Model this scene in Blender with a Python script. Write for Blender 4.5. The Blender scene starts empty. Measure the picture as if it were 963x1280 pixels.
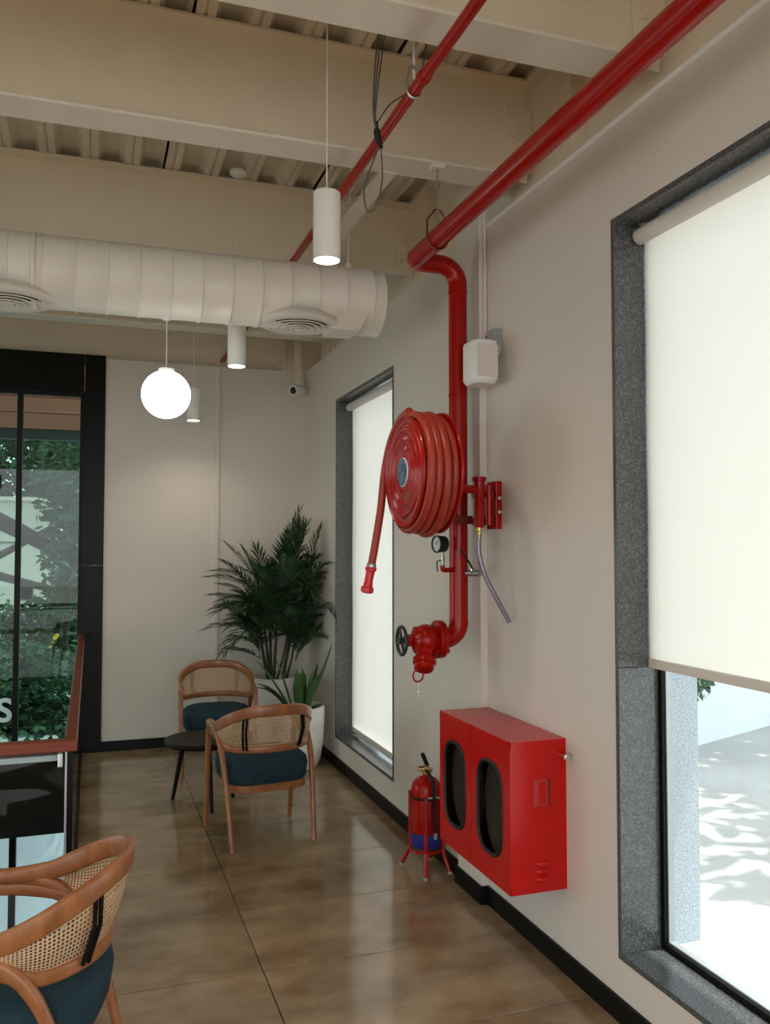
import bpy, bmesh, math, random
from mathutils import Vector, Matrix

random.seed(7)
scene = bpy.context.scene
col = scene.collection
PI = math.pi

# ------------------------------------------------------------------ camera
cam_d = bpy.data.cameras.new("camera")
cam_d.sensor_fit = 'HORIZONTAL'
cam_d.sensor_width = 36.0
cam_d.lens = 36.0 * 1070.0 / 963.0
cam_d.clip_start = 0.05
cam_d.clip_end = 300
cam = bpy.data.objects.new("camera", cam_d)
col.objects.link(cam)
cam.location = (0, 0, 1.7)
cam.rotation_euler = (math.radians(90 + 2.355), 0, -math.radians(18.99))
scene.camera = cam

# ------------------------------------------------------------------ world, sun, exposure
world = bpy.data.worlds.new("hazy_sky")
scene.world = world
world.use_nodes = True
wn = world.node_tree
wn.nodes["Background"].inputs[0].default_value = (0.90, 0.96, 1.0, 1)
wn.nodes["Background"].inputs[1].default_value = 2.65

sun_d = bpy.data.lights.new("sun", 'SUN')
sun_d.energy = 5.0
sun_d.angle = math.radians(0.6)
sun_d.color = (1.0, 0.95, 0.86)
sun = bpy.data.objects.new("sun", sun_d)
col.objects.link(sun)
# high sun from the +X side, a little from behind the camera
sdir = Vector((0.34, -0.10, 0.94)).normalized()
sun.rotation_euler = sdir.to_track_quat('Z', 'Y').to_euler()
sun.location = (8, 0, 12)

scene.view_settings.view_transform = 'Standard'
scene.view_settings.look = 'None'
scene.view_settings.gamma = 1.0
scene.view_settings.use_curve_mapping = False
scene.view_settings.exposure = 0.36
scene.cycles.use_denoising = True
scene.cycles.max_bounces = 12
scene.cycles.diffuse_bounces = 7
scene.cycles.transparent_max_bounces = 24
scene.cycles.sample_clamp_indirect = 6.0
scene.cycles.caustics_reflective = False
scene.cycles.caustics_refractive = False

# ------------------------------------------------------------------ materials
MATS = {}

def new_mat(name):
    m = bpy.data.materials.new(name)
    m.use_nodes = True
    MATS[name] = m
    nt = m.node_tree
    return m, nt, nt.nodes["Principled BSDF"]

def pmat(name, c, rough=0.5, metal=0.0, vary=0.0, scale=8.0, bump=0.0, bscale=60.0, coat=0.0, spec=0.5, stretch=None, c2=None):
    """principled with noise colour variation between c and c2 and fine bump"""
    m, nt, b = new_mat(name)
    b.inputs["Roughness"].default_value = rough
    b.inputs["Metallic"].default_value = metal
    b.inputs["Specular IOR Level"].default_value = spec
    if coat:
        b.inputs["Coat Weight"].default_value = coat
        b.inputs["Coat Roughness"].default_value = 0.08
    b.inputs["Base Color"].default_value = (*c, 1)
    tc = nt.nodes.new("ShaderNodeTexCoord")
    src = tc.outputs["Object"]
    if stretch:
        mp = nt.nodes.new("ShaderNodeMapping")
        mp.inputs["Scale"].default_value = stretch
        nt.links.new(src, mp.inputs[0])
        src = mp.outputs[0]
    if vary or c2:
        n = nt.nodes.new("ShaderNodeTexNoise")
        n.inputs["Scale"].default_value = scale
        n.inputs["Detail"].default_value = 6
        nt.links.new(src, n.inputs["Vector"])
        r = nt.nodes.new("ShaderNodeValToRGB")
        if c2 is None:
            c2 = tuple(max(0, x * (1 - vary)) for x in c)
        r.color_ramp.elements[0].position = 0.3
        r.color_ramp.elements[1].position = 0.7
        r.color_ramp.elements[0].color = (*c2, 1)
        r.color_ramp.elements[1].color = (*c, 1)
        nt.links.new(n.outputs[0], r.inputs[0])
        nt.links.new(r.outputs[0], b.inputs["Base Color"])
    if bump:
        n2 = nt.nodes.new("ShaderNodeTexNoise")
        n2.inputs["Scale"].default_value = bscale
        n2.inputs["Detail"].default_value = 4
        nt.links.new(src, n2.inputs["Vector"])
        bp = nt.nodes.new("ShaderNodeBump")
        bp.inputs["Strength"].default_value = bump
        bp.inputs["Distance"].default_value = 0.01
        nt.links.new(n2.outputs[0], bp.inputs["Height"])
        nt.links.new(bp.outputs[0], b.inputs["Normal"])
    return m

def emit(name, c, s):
    m, nt, b = new_mat(name)
    b.inputs["Base Color"].default_value = (*c, 1)
    b.inputs["Emission Color"].default_value = (*c, 1)
    b.inputs["Emission Strength"].default_value = s
    return m

def glass_mat(name, tint=(1, 1, 1), rough=0.0, refl=1.0):
    m = bpy.data.materials.new(name)
    m.use_nodes = True
    MATS[name] = m
    nt = m.node_tree
    nt.nodes.clear()
    o = nt.nodes.new("ShaderNodeOutputMaterial")
    mix = nt.nodes.new("ShaderNodeMixShader")
    t = nt.nodes.new("ShaderNodeBsdfTransparent")
    t.inputs[0].default_value = (*tint, 1)
    g = nt.nodes.new("ShaderNodeBsdfGlossy")
    g.inputs["Roughness"].default_value = rough
    fr = nt.nodes.new("ShaderNodeFresnel")
    fr.inputs[0].default_value = 1.5
    mu = nt.nodes.new("ShaderNodeMath")
    mu.operation = 'MULTIPLY'
    mu.inputs[1].default_value = refl
    # reflect on the outer faces only; a straight-through ray never meets total reflection inside the pane
    ge = nt.nodes.new("ShaderNodeNewGeometry")
    ff = nt.nodes.new("ShaderNodeMath")
    ff.operation = 'SUBTRACT'
    ff.inputs[0].default_value = 1.0
    nt.links.new(ge.outputs["Backfacing"], ff.inputs[1])
    m2 = nt.nodes.new("ShaderNodeMath")
    m2.operation = 'MULTIPLY'
    nt.links.new(fr.outputs[0], mu.inputs[0])
    nt.links.new(mu.outputs[0], m2.inputs[0])
    nt.links.new(ff.outputs[0], m2.inputs[1])
    nt.links.new(m2.outputs[0], mix.inputs[0])
    nt.links.new(t.outputs[0], mix.inputs[1])
    nt.links.new(g.outputs[0], mix.inputs[2])
    nt.links.new(mix.outputs[0], o.inputs[0])
    return m

def translucent_mat(name, c, amt=0.6, vary=0.0, scale=3.0, rough=1.0):
    m = bpy.data.materials.new(name)
    m.use_nodes = True
    MATS[name] = m
    nt = m.node_tree
    nt.nodes.clear()
    o = nt.nodes.new("ShaderNodeOutputMaterial")
    mix = nt.nodes.new("ShaderNodeMixShader")
    mix.inputs[0].default_value = amt
    d = nt.nodes.new("ShaderNodeBsdfDiffuse")
    t = nt.nodes.new("ShaderNodeBsdfTranslucent")
    d.inputs[0].default_value = (*c, 1)
    t.inputs[0].default_value = (*c, 1)
    if vary:
        tc = nt.nodes.new("ShaderNodeTexCoord")
        n = nt.nodes.new("ShaderNodeTexNoise")
        n.inputs["Scale"].default_value = scale
        nt.links.new(tc.outputs["Object"], n.inputs["Vector"])
        r = nt.nodes.new("ShaderNodeValToRGB")
        r.color_ramp.elements[0].color = (*[x * (1 - vary) for x in c], 1)
        r.color_ramp.elements[1].color = (*c, 1)
        nt.links.new(n.outputs[0], r.inputs[0])
        nt.links.new(r.outputs[0], d.inputs[0])
        nt.links.new(r.outputs[0], t.inputs[0])
    nt.links.new(d.outputs[0], mix.inputs[1])
    nt.links.new(t.outputs[0], mix.inputs[2])
    nt.links.new(mix.outputs[0], o.inputs[0])
    return m

pmat("wall_paint", (0.70, 0.652, 0.585), 0.6, vary=0.05, scale=1.2, bump=0.05, bscale=90)
pmat("steel_paint", (0.78, 0.675, 0.515), 0.45, vary=0.07, scale=3)
pmat("flange_paint", (0.78, 0.715, 0.61), 0.45, vary=0.05, scale=3)
pmat("deck_paint", (0.70, 0.615, 0.48), 0.5, vary=0.16, scale=5)
pmat("duct_paint", (0.82, 0.77, 0.69), 0.38, vary=0.05, scale=3)
pmat("white_plastic", (0.80, 0.79, 0.76), 0.4, vary=0.02)
pmat("white_enamel", (0.85, 0.84, 0.82), 0.35, vary=0.02)
pmat("red_paint", (0.36, 0.006, 0.003), 0.2, vary=0.12, scale=6, spec=0.26)
pmat("red_cabinet", (0.52, 0.005, 0.004), 0.22, vary=0.06, scale=4, spec=0.3)
pmat("red_hose", (0.36, 0.030, 0.014), 0.42, vary=0.12, scale=20)
pmat("red_nozzle", (0.62, 0.015, 0.03), 0.35)
pmat("red_dark", (0.16, 0.010, 0.008), 0.4, vary=0.1)
pmat("wood", (0.36, 0.135, 0.048), 0.36, stretch=(3, 3, 1.2), scale=9, c2=(0.23, 0.080, 0.026), bump=0.04, bscale=40, coat=0.12)
pmat("mahogany", (0.22, 0.040, 0.014), 0.28, stretch=(1, 8, 8), scale=6, c2=(0.15, 0.025, 0.010), spec=0.3)
pmat("cane", (0.60, 0.40, 0.23), 0.55, vary=0.22, scale=60)
pmat("fabric_blue", (0.019, 0.046, 0.064), 0.9, vary=0.35, scale=120, bump=0.25, bscale=320, spec=0.2)
pmat("black_wood", (0.009, 0.007, 0.006), 0.4, vary=0.2, spec=0.12)
pmat("black_paint", (0.005, 0.005, 0.005), 0.4, vary=0.2, spec=0.15)
pmat("black_gloss", (0.010, 0.011, 0.010), 0.07, vary=0.2)
pmat("black_rubber", (0.010, 0.010, 0.010), 0.5, vary=0.1, spec=0.3)
pmat("chrome", (0.75, 0.75, 0.74), 0.22, metal=1.0)
pmat("galvanised", (0.46, 0.46, 0.44), 0.38, metal=0.9, vary=0.2, scale=30)
pmat("aluminium", (0.40, 0.42, 0.43), 0.4, metal=0.3)
pmat("brass", (0.62, 0.43, 0.13), 0.3, metal=1.0)
pmat("cast_iron", (0.035, 0.034, 0.034), 0.45, metal=0.3, vary=0.2, scale=40)
pmat("pot_white", (0.80, 0.78, 0.74), 0.5, vary=0.03)
pmat("soil", (0.06, 0.032, 0.02), 0.95, vary=0.4, scale=60, bump=0.5, bscale=80)
pmat("palm_leaf", (0.030, 0.080, 0.026), 0.4, vary=0.55, scale=14)
pmat("palm_stem", (0.06, 0.045, 0.025), 0.6, vary=0.5, scale=30)
pmat("plant_leaf", (0.06, 0.155, 0.042), 0.4, vary=0.35, scale=14)
pmat("blue_band", (0.012, 0.022, 0.20), 0.35)
pmat("shaded_inside", (0.03, 0.012, 0.012), 0.7)  # cabinet interior, its shade put into the colour
pmat("canvas_hose", (0.17, 0.145, 0.12), 0.9, vary=0.15, scale=40)
pmat("grey_box", (0.32, 0.33, 0.31), 0.5, vary=0.05)
pmat("cable_grey", (0.09, 0.085, 0.08), 0.6)
pmat("cable_white", (0.72, 0.70, 0.67), 0.5)
pmat("lower_floor", (0.40, 0.40, 0.40), 0.5, vary=0.1)
pmat("concrete_out", (0.50, 0.49, 0.47), 0.9, vary=0.2, scale=1.1, bump=0.2, bscale=25)
pmat("pale_wall_out", (0.72, 0.76, 0.80), 0.85, vary=0.07, scale=1.0, bump=0.1, bscale=12)
pmat("retaining_pale", (0.66, 0.72, 0.76), 0.9, vary=0.08, scale=1.5, bump=0.2, bscale=18)
pmat("house_beige", (0.62, 0.55, 0.47), 0.9, vary=0.12, scale=0.7)
pmat("house_dark", (0.09, 0.10, 0.10), 0.6)
pmat("soffit_brown", (0.66, 0.25, 0.18), 0.6, vary=0.12, scale=4, stretch=(0.5, 4, 4))
pmat("bark", (0.10, 0.085, 0.065), 0.9, vary=0.4, scale=8, bump=0.5, bscale=20)
pmat("leaf_out", (0.060, 0.125, 0.060), 0.6, vary=0.5, scale=0.9, spec=0.2)
pmat("leaf_out_pale", (0.105, 0.19, 0.10), 0.6, vary=0.5, scale=0.9, spec=0.2)
pmat("yellow_flower", (0.75, 0.55, 0.03), 0.6)
pmat("label_white", (0.62, 0.66, 0.70), 0.5)
pmat("roof_felt", (0.30, 0.29, 0.27), 0.9, vary=0.1)
pmat("letter_white", (0.80, 0.84, 0.84), 0.5)
pmat("flap_red", (0.45, 0.03, 0.03), 0.35)
emit("globe_glow", (1.0, 0.97, 0.92), 3.2)
emit("lamp_disc", (1.0, 0.93, 0.82), 9.0)
glass_mat("window_glass", (0.93, 0.97, 0.975))
glass_mat("tinted_glass", (0.48, 0.61, 0.585))
glass_mat("rail_glass", (0.88, 0.94, 0.93))
glass_mat("cabinet_glass", (0.80, 0.80, 0.78), refl=1.0)
glass_mat("clear_hose", (0.62, 0.55, 0.66), rough=0.1, refl=2.5)
translucent_mat("blind_fabric", (0.90, 0.83, 0.745), 0.575, vary=0.05, scale=1.6)
translucent_mat("letter_vinyl", (0.88, 0.90, 0.88), 0.65)

# granite, grey speckled and near-black
def granite(name, dark, mid, light, rough, fine=1.0, spec=0.5):
    m, nt, b = new_mat(name)
    b.inputs["Roughness"].default_value = rough
    tc = nt.nodes.new("ShaderNodeTexCoord")
    v = nt.nodes.new("ShaderNodeTexVoronoi")
    v.inputs["Scale"].default_value = 130 * fine
    b.inputs["Specular IOR Level"].default_value = spec
    n = nt.nodes.new("ShaderNodeTexNoise")
    n.inputs["Scale"].default_value = 70 * fine
    n.inputs["Detail"].default_value = 5
    nt.links.new(tc.outputs["Object"], v.inputs["Vector"])
    nt.links.new(tc.outputs["Object"], n.inputs["Vector"])
    r = nt.nodes.new("ShaderNodeValToRGB")
    e = r.color_ramp.elements
    e[0].position, e[0].color = 0.36, (*dark, 1)
    e[1].position, e[1].color = 0.72, (*light, 1)
    k = r.color_ramp.elements.new(0.5)
    k.color = (*mid, 1)
    mx = nt.nodes.new("ShaderNodeMix")
    mx.data_type = 'RGBA'
    mx.inputs[0].default_value = 0.35
    nt.links.new(n.outputs[0], r.inputs[0])
    nt.links.new(r.outputs[0], mx.inputs[6])
    sc = nt.nodes.new("ShaderNodeMix")
    sc.data_type = 'RGBA'
    sc.inputs[6].default_value = (*dark, 1)
    sc.inputs[7].default_value = (*light, 1)
    nt.links.new(v.outputs["Color"], sc.inputs[0])
    nt.links.new(sc.outputs[2], mx.inputs[7])
    nt.links.new(mx.outputs[2], b.inputs["Base Color"])
    return m
granite("granite_grey", (0.022, 0.023, 0.023), (0.070, 0.073, 0.074), (0.19, 0.195, 0.195), 0.24, 2.0)
granite("granite_pale", (0.27, 0.30, 0.33), (0.42, 0.46, 0.49), (0.60, 0.64, 0.68), 0.5, 1.8)
granite("granite_black", (0.004, 0.004, 0.0035), (0.007, 0.007, 0.006), (0.018, 0.017, 0.014), 0.3, 1.0, 0.1)

# polished floor tiles
def floor_material():
    m, nt, b = new_mat("floor_tile")
    b.inputs["Specular IOR Level"].default_value = 0.55
    geo = nt.nodes.new("ShaderNodeNewGeometry")
    mp = nt.nodes.new("ShaderNodeMapping")
    mp.inputs["Scale"].default_value = (1.0, 1.5, 1)
    nt.links.new(geo.outputs["Position"], mp.inputs[0])
    n1 = nt.nodes.new("ShaderNodeTexNoise")
    n1.inputs["Scale"].default_value = 2.0
    n1.inputs["Detail"].default_value = 9
    n1.inputs["Roughness"].default_value = 0.62
    nt.links.new(mp.outputs[0], n1.inputs["Vector"])
    r = nt.nodes.new("ShaderNodeValToRGB")
    e = r.color_ramp.elements
    e[0].position, e[0].color = 0.34, (0.165, 0.105, 0.056, 1)
    e[1].position, e[1].color = 0.66, (0.36, 0.265, 0.165, 1)
    nt.links.new(n1.outputs[0], r.inputs[0])
    oi = nt.nodes.new("ShaderNodeObjectInfo")
    mr = nt.nodes.new("ShaderNodeMapRange")
    mr.inputs[3].default_value = 0.88
    mr.inputs[4].default_value = 1.08
    nt.links.new(oi.outputs["Random"], mr.inputs[0])
    mx = nt.nodes.new("ShaderNodeVectorMath")
    mx.operation = 'SCALE'
    nt.links.new(r.outputs[0], mx.inputs[0])
    nt.links.new(mr.outputs[0], mx.inputs[3])
    nt.links.new(mx.outputs[0], b.inputs["Base Color"])
    n2 = nt.nodes.new("ShaderNodeTexNoise")
    n2.inputs["Scale"].default_value = 5
    n2.inputs["Detail"].default_value = 6
    nt.links.new(geo.outputs["Position"], n2.inputs["Vector"])
    mr2 = nt.nodes.new("ShaderNodeMapRange")
    mr2.inputs[3].default_value = 0.07
    mr2.inputs[4].default_value = 0.17
    nt.links.new(n2.outputs[0], mr2.inputs[0])
    nt.links.new(mr2.outputs[0], b.inputs["Roughness"])
floor_material()

# blue reel label: rings and blotchy emblem in paler blue
def label_material():
    m, nt, b = new_mat("reel_label")
    b.inputs["Roughness"].default_value = 0.35
    tc = nt.nodes.new("ShaderNodeTexCoord")
    n = nt.nodes.new("ShaderNodeTexNoise")
    n.inputs["Scale"].default_value = 45
    nt.links.new(tc.outputs["Object"], n.inputs["Vector"])
    r = nt.nodes.new("ShaderNodeValToRGB")
    r.color_ramp.elements[0].position = 0.42
    r.color_ramp.elements[0].color = (0.012, 0.05, 0.14, 1)
    r.color_ramp.elements[1].position = 0.66
    r.color_ramp.elements[1].color = (0.13, 0.22, 0.27, 1)
    nt.links.new(n.outputs[0], r.inputs[0])
    nt.links.new(r.outputs[0], b.inputs["Base Color"])
label_material()

# ------------------------------------------------------------------ mesh helpers
class MB:
    def __init__(self):
        self.v, self.f = [], []
    def add(self, vs, fs):
        o = len(self.v)
        self.v += [tuple(p) for p in vs]
        self.f += [tuple(i + o for i in f) for f in fs]
        return self
    def box(self, x0, x1, y0, y1, z0, z1):
        vs = [(x, y, z) for x in (x0, x1) for y in (y0, y1) for z in (z0, z1)]
        return self.add(vs, [(0, 1, 3, 2), (4, 6, 7, 5), (0, 4, 5, 1), (2, 3, 7, 6), (0, 2, 6, 4), (1, 5, 7, 3)])
    def tube(self, pts, r, n=12, closed=False, caps=True):
        pts = [Vector(p) for p in pts]
        N = len(pts)
        rs = r if isinstance(r, (list, tuple)) else [r] * N
        tans = []
        for i in range(N):
            if closed:
                t = pts[(i + 1) % N] - pts[i - 1]
            else:
                t = pts[min(i + 1, N - 1)] - pts[max(i - 1, 0)]
            tans.append(t.normalized())
        up = Vector((0, 0, 1)) if abs(tans[0].z) < 0.9 else Vector((1, 0, 0))
        u = tans[0].cross(up).normalized()
        vs, fs = [], []
        for i in range(N):
            t = tans[i]
            u = (u - t * u.dot(t)).normalized()
            w = t.cross(u)
            for k in range(n):
                a = 2 * PI * k / n
                vs.append(pts[i] + (u * math.cos(a) + w * math.sin(a)) * rs[i])
        M = N if closed else N - 1
        for i in range(M):
            j = (i + 1) % N
            for k in range(n):
                l = (k + 1) % n
                fs.append((i * n + k, i * n + l, j * n + l, j * n + k))
        if caps and not closed:
            fs.append(tuple(range(n))[::-1])
            fs.append(tuple((N - 1) * n + k for k in range(n)))
        return self.add(vs, fs)
    def lathe(self, prof, origin=(0, 0, 0), axis=(0, 0, 1), n=32, caps=True):
        """prof: list of (r, h) along the axis"""
        ax = Vector(axis).normalized()
        h = Vector((0, 0, 1)) if abs(ax.z) < 0.9 else Vector((1, 0, 0))
        u = ax.cross(h).normalized()
        w = ax.cross(u)
        O = Vector(origin)
        vs, fs = [], []
        for (r, z) in prof:
            for k in range(n):
                a = 2 * PI * k / n
                vs.append(O + ax * z + (u * math.cos(a) + w * math.sin(a)) * r)
        for i in range(len(prof) - 1):
            for k in range(n):
                l = (k + 1) % n
                fs.append((i * n + k, i * n + l, (i + 1) * n + l, (i + 1) * n + k))
        if caps:
            if prof[0][0] > 1e-5:
                fs.append(tuple(range(n))[::-1])
            if prof[-1][0] > 1e-5:
                fs.append(tuple((len(prof) - 1) * n + k for k in range(n)))
        return self.add(vs, fs)
    def sweep(self, pts, sides, ws, hs, round_=0.35, n=3):
        """rounded rectangular bar along pts; sides[i] = direction of the width"""
        sec0 = []
        for cx, cy, a0 in ((1, 1, 0), (-1, 1, 90), (-1, -1, 180), (1, -1, 270)):
            for k in range(n):
                a = math.radians(a0 + 90 * k / (n - 1))
                sec0.append((cx, cy, math.cos(a), math.sin(a)))
        pts = [Vector(p) for p in pts]
        N = len(pts)
        m = len(sec0)
        vs, fs = [], []
        for i in range(N):
            t = (pts[min(i + 1, N - 1)] - pts[max(i - 1, 0)]).normalized()
            s = Vector(sides[i])
            s = (s - t * s.dot(t)).normalized()
            q = t.cross(s)
            w, h = ws[i] / 2, hs[i] / 2
            rr = min(w, h) * round_ * 2
            rr = min(rr, w, h)
            for cx, cy, ca, sa in sec0:
                vs.append(pts[i] + s * (cx * (w - rr) + ca * rr) + q * (cy * (h - rr) + sa * rr))
        for i in range(N - 1):
            for k in range(m):
                l = (k + 1) % m
                fs.append((i * m + k, i * m + l, (i + 1) * m + l, (i + 1) * m + k))
        fs.append(tuple(range(m))[::-1])
        fs.append(tuple((N - 1) * m + k for k in range(m)))
        return self.add(vs, fs)
    def build(self, name, mat, parent=None, smooth=False, bevel=0.0, sub=0, angle=40):
        me = bpy.data.meshes.new(name)
        me.from_pydata(self.v, [], self.f)
        bm = bmesh.new()
        bm.from_mesh(me)
        bmesh.ops.recalc_face_normals(bm, faces=bm.faces)
        bm.to_mesh(me)
        bm.free()
        me.materials.append(MATS[mat])
        if smooth:
            for p in me.polygons:
                p.use_smooth = True
            if angle < 180:
                me.set_sharp_from_angle(angle=math.radians(angle))
        o = bpy.data.objects.new(name, me)
        col.objects.link(o)
        if parent is not None:
            o.parent = parent
        if bevel:
            md = o.modifiers.new("edge", 'BEVEL')
            md.width = bevel
            md.segments = 2
            md.limit_method = 'ANGLE'
            md.angle_limit = math.radians(50)
        if sub:
            md = o.modifiers.new("smooth", 'SUBSURF')
            md.levels = sub
            md.render_levels = sub
        return o

def tag(o, label, cat=None, group=None, kind=None):
    o["label"] = label
    if cat:
        o["category"] = cat
    if group:
        o["group"] = group
    if kind:
        o["kind"] = kind
    return o

def empty(name, loc=(0, 0, 0), rz=0.0):
    o = bpy.data.objects.new(name, None)
    o.empty_display_size = 0.1
    o.location = loc
    o.rotation_euler = (0, 0, rz)
    col.objects.link(o)
    return o

def thing(name, label, cat, loc=(0, 0, 0), rz=0.0, group=None, kind=None):
    return tag(empty(name, loc, rz), label, cat, group, kind)

def copy_tree(o, parent=None):
    c = o.copy()
    col.objects.link(c)
    c.parent = parent
    for ch in list(o.children):
        copy_tree(ch, c)
    return c

def link_mesh(name, me, parent, loc=(0, 0, 0), rot=(0, 0, 0)):
    o = bpy.data.objects.new(name, me)
    col.objects.link(o)
    o.parent = parent
    o.location = loc
    o.rotation_euler = rot
    return o

def catmull(P, per=8, closed=False):
    P = [Vector(p) for p in P]
    out = []
    n = len(P)
    for i in range(n - 1):
        p0 = P[max(i - 1, 0)]
        p1, p2 = P[i], P[i + 1]
        p3 = P[min(i + 2, n - 1)]
        for k in range(per):
            t = k / per
            out.append(0.5 * ((2 * p1) + (p2 - p0) * t + (2 * p0 - 5 * p1 + 4 * p2 - p3) * t * t + (3 * p1 - p0 - 3 * p2 + p3) * t ** 3))
    out.append(P[-1])
    return out

def arc_pts(c, a, b, n=9, ang=PI / 2):
    """quarter arc: centre c, from c+a to c+b"""
    c, a, b = Vector(c), Vector(a), Vector(b)
    return [c + a * math.cos(ang * k / (n - 1)) + b * math.sin(ang * k / (n - 1)) for k in range(n)]

def ss(a, b, x):
    t = min(1, max(0, (x - a) / (b - a)))
    return t * t * (3 - 2 * t)

def wall_boxes(mb, axis, p0, p1, a0, a1, z0, z1, holes):
    """wall slab between planes p0..p1 on `axis`, running a0..a1, holes = (h0,h1,hz0,hz1)"""
    xs = sorted({a0, a1, *[h[0] for h in holes], *[h[1] for h in holes]})
    for i in range(len(xs) - 1):
        m = (xs[i] + xs[i + 1]) / 2
        spans = [(z0, z1)]
        for h in holes:
            if h[0] < m < h[1]:
                ns = []
                for s in spans:
                    if h[2] > s[0]:
                        ns.append((s[0], min(h[2], s[1])))
                    if h[3] < s[1]:
                        ns.append((max(h[3], s[0]), s[1]))
                spans = [s for s in ns if s[1] - s[0] > 1e-4]
        for s in spans:
            if axis == 'X':
                mb.box(p0, p1, xs[i], xs[i + 1], s[0], s[1])
            else:
                mb.box(xs[i], xs[i + 1], p0, p1, s[0], s[1])
    return mb

# ------------------------------------------------------------------ dimensions
WX = 1.825          # inner face of the side wall with windows
BY = 7.57           # inner face of the end wall
WT = 3.285          # wall top
DECK = 3.90         # underside of metal deck
VX, VY = -0.06, 3.46   # stair void: X < VX, Y > VY
LX, FY = -4.0, -3.6
COL_Y0, COL_Y1, COL_X = 3.778, 4.06, 1.79
W1 = (1.34, 2.705, 0.22, 2.92)
W2 = (5.13, 6.49, 0.225, 2.865)

# ------------------------------------------------------------------ floor
floor = MB()
floor.box(LX, WX + 0.3, FY, VY, -0.30, -0.012)
floor.box(VX, WX + 0.3, VY, BY + 0.2, -0.30, -0.012)
floor = floor.build("floor", "black_paint")
tag(floor, "brown polished floor of large rectangular tiles", "floor", kind="structure")
TW, TH, G = 1.2, 0.6, 0.0022
xs = [0.68 + TW * k for k in range(-4, 2)]
ys = [3.475 + TH * k for k in range(-12, 8)]
tile_cache = {}
def add_tile(x0, x1, y0, y1):
    if x1 - x0 < 0.02 or y1 - y0 < 0.02:
        return
    x0 += G; x1 -= G; y0 += G; y1 -= G
    key = (round(x1 - x0, 3), round(y1 - y0, 3))
    if key not in tile_cache:
        w, h = (x1 - x0) / 2, (y1 - y0) / 2
        b = 0.0008
        vs = [(-w, -h, -0.012), (w, -h, -0.012), (w, h, -0.012), (-w, h, -0.012),
              (-w, -h, -b), (w, -h, -b), (w, h, -b), (-w, h, -b),
              (-w + b, -h + b, 0), (w - b, -h + b, 0), (w - b, h - b, 0), (-w + b, h - b, 0)]
        fs = [(8, 9, 10, 11)]
        for i in range(4):
            j = (i + 1) % 4
            fs += [(i, j, j + 4, i + 4), (i + 4, j + 4, j + 8, i + 8)]
        me = bpy.data.meshes.new("floor_tile")
        me.from_pydata(vs, [], fs)
        me.materials.append(MATS["floor_tile"])
        tile_cache[key] = me
    link_mesh("floor_tile", tile_cache[key], floor, ((x0 + x1) / 2, (y0 + y1) / 2, 0))
for i in range(len(xs)):
    for j in range(len(ys)):
        x0, x1 = max(xs[i], LX), min(xs[i] + TW, WX)
        y0, y1 = max(ys[j], FY), min(ys[j] + TH, BY)
        if y1 <= VY + 0.05:
            add_tile(x0, x1, y0, y1)
        else:
            add_tile(max(x0, VX), x1, y0, y1)

# ------------------------------------------------------------------ walls
w = MB()
wall_boxes(w, 'X', WX, WX + 0.32, FY - 0.2, BY + 0.25, -0.3, WT, [W1, W2, (-2.6, -1.24, 0.22, 2.92)])
wall_right = tag(w.build("wall_right", "wall_paint"), "plain off-white side wall with two tall window openings", "wall", kind="structure")
w = MB()
w.box(WX + 0.24, WX + 0.32, FY - 0.2, BY + 0.25, WT - 0.01, 4.10)
tag(w.build("wall_upper_right", "steel_paint"), "beige upper cladding behind the roof steel along the windowed wall", "wall", kind="structure")
w = MB()
wall_boxes(w, 'Y', BY, BY + 0.16, LX - 0.2, WX + 0.32, 0, WT + 0.01, [(LX - 0.3, 0.105, -0.1, 4)])
wall_back = tag(w.build("wall_back", "wall_paint"), "off-white end wall between the dark glazed frame and the corner", "wall", kind="structure")
w = MB()
w.box(LX - 0.2, WX + 0.32, BY + 0.26, BY + 0.34, WT - 0.02, 4.10)
tag(w.build("wall_upper_back", "steel_paint"), "beige cladding strip above the end wall", "wall", kind="structure")
w = MB()
wall_boxes(w, 'X', LX - 0.2, LX, FY - 0.2, BY + 0.25, -3.3, 4.10, [(-2.0, 1.2, 0.05, 2.6), (4.6, 6.8, 0.05, 2.6)])
tag(w.build("wall_left", "wall_paint"), "off-white wall with wide openings opposite the windowed wall", "wall", kind="structure")
w = MB()
wall_boxes(w, 'Y', FY - 0.2, FY, LX, WX, -0.3, 4.10, [(-3.8, 1.7, 0.05, 3.3)])
tag(w.build("wall_front", "wall_paint"), "off-white wall with a broad glazed opening behind the viewer", "wall", kind="structure")
# thin bead along the wall head
t = MB()
t.tube([(WX + 0.004, FY, WT - 0.004), (WX + 0.004, COL_Y0, WT - 0.004)], 0.013, 10)
tag(t.build("trim_1", "white_enamel", smooth=True), "pale rounded bead along the head of the near side wall", "trim", kind="structure")
t = MB()
t.box(1.026, 1.061, BY - 0.022, BY, 0.08, WT)
tag(t.build("trim_2", "wall_paint", bevel=0.003), "slim upright cover strip on the end wall", "trim", kind="structure")

# boxed column
c = MB()
c.box(COL_X, WX + 0.2, COL_Y0, COL_Y1, 0, 3.98)
column = tag(c.build("column", "wall_paint", bevel=0.004), "off-white boxed column behind the red riser pipe", "column", kind="structure")
c = MB()
c.tube([(WX - 0.010, COL_Y0 - 0.012, 2.75), (WX - 0.010, COL_Y0 - 0.012, 3.9)], 0.009, 8)
tag(c.build("conduit", "wall_paint", smooth=True), "thin painted conduit climbing the column edge above the wall speaker", "conduit")

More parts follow.
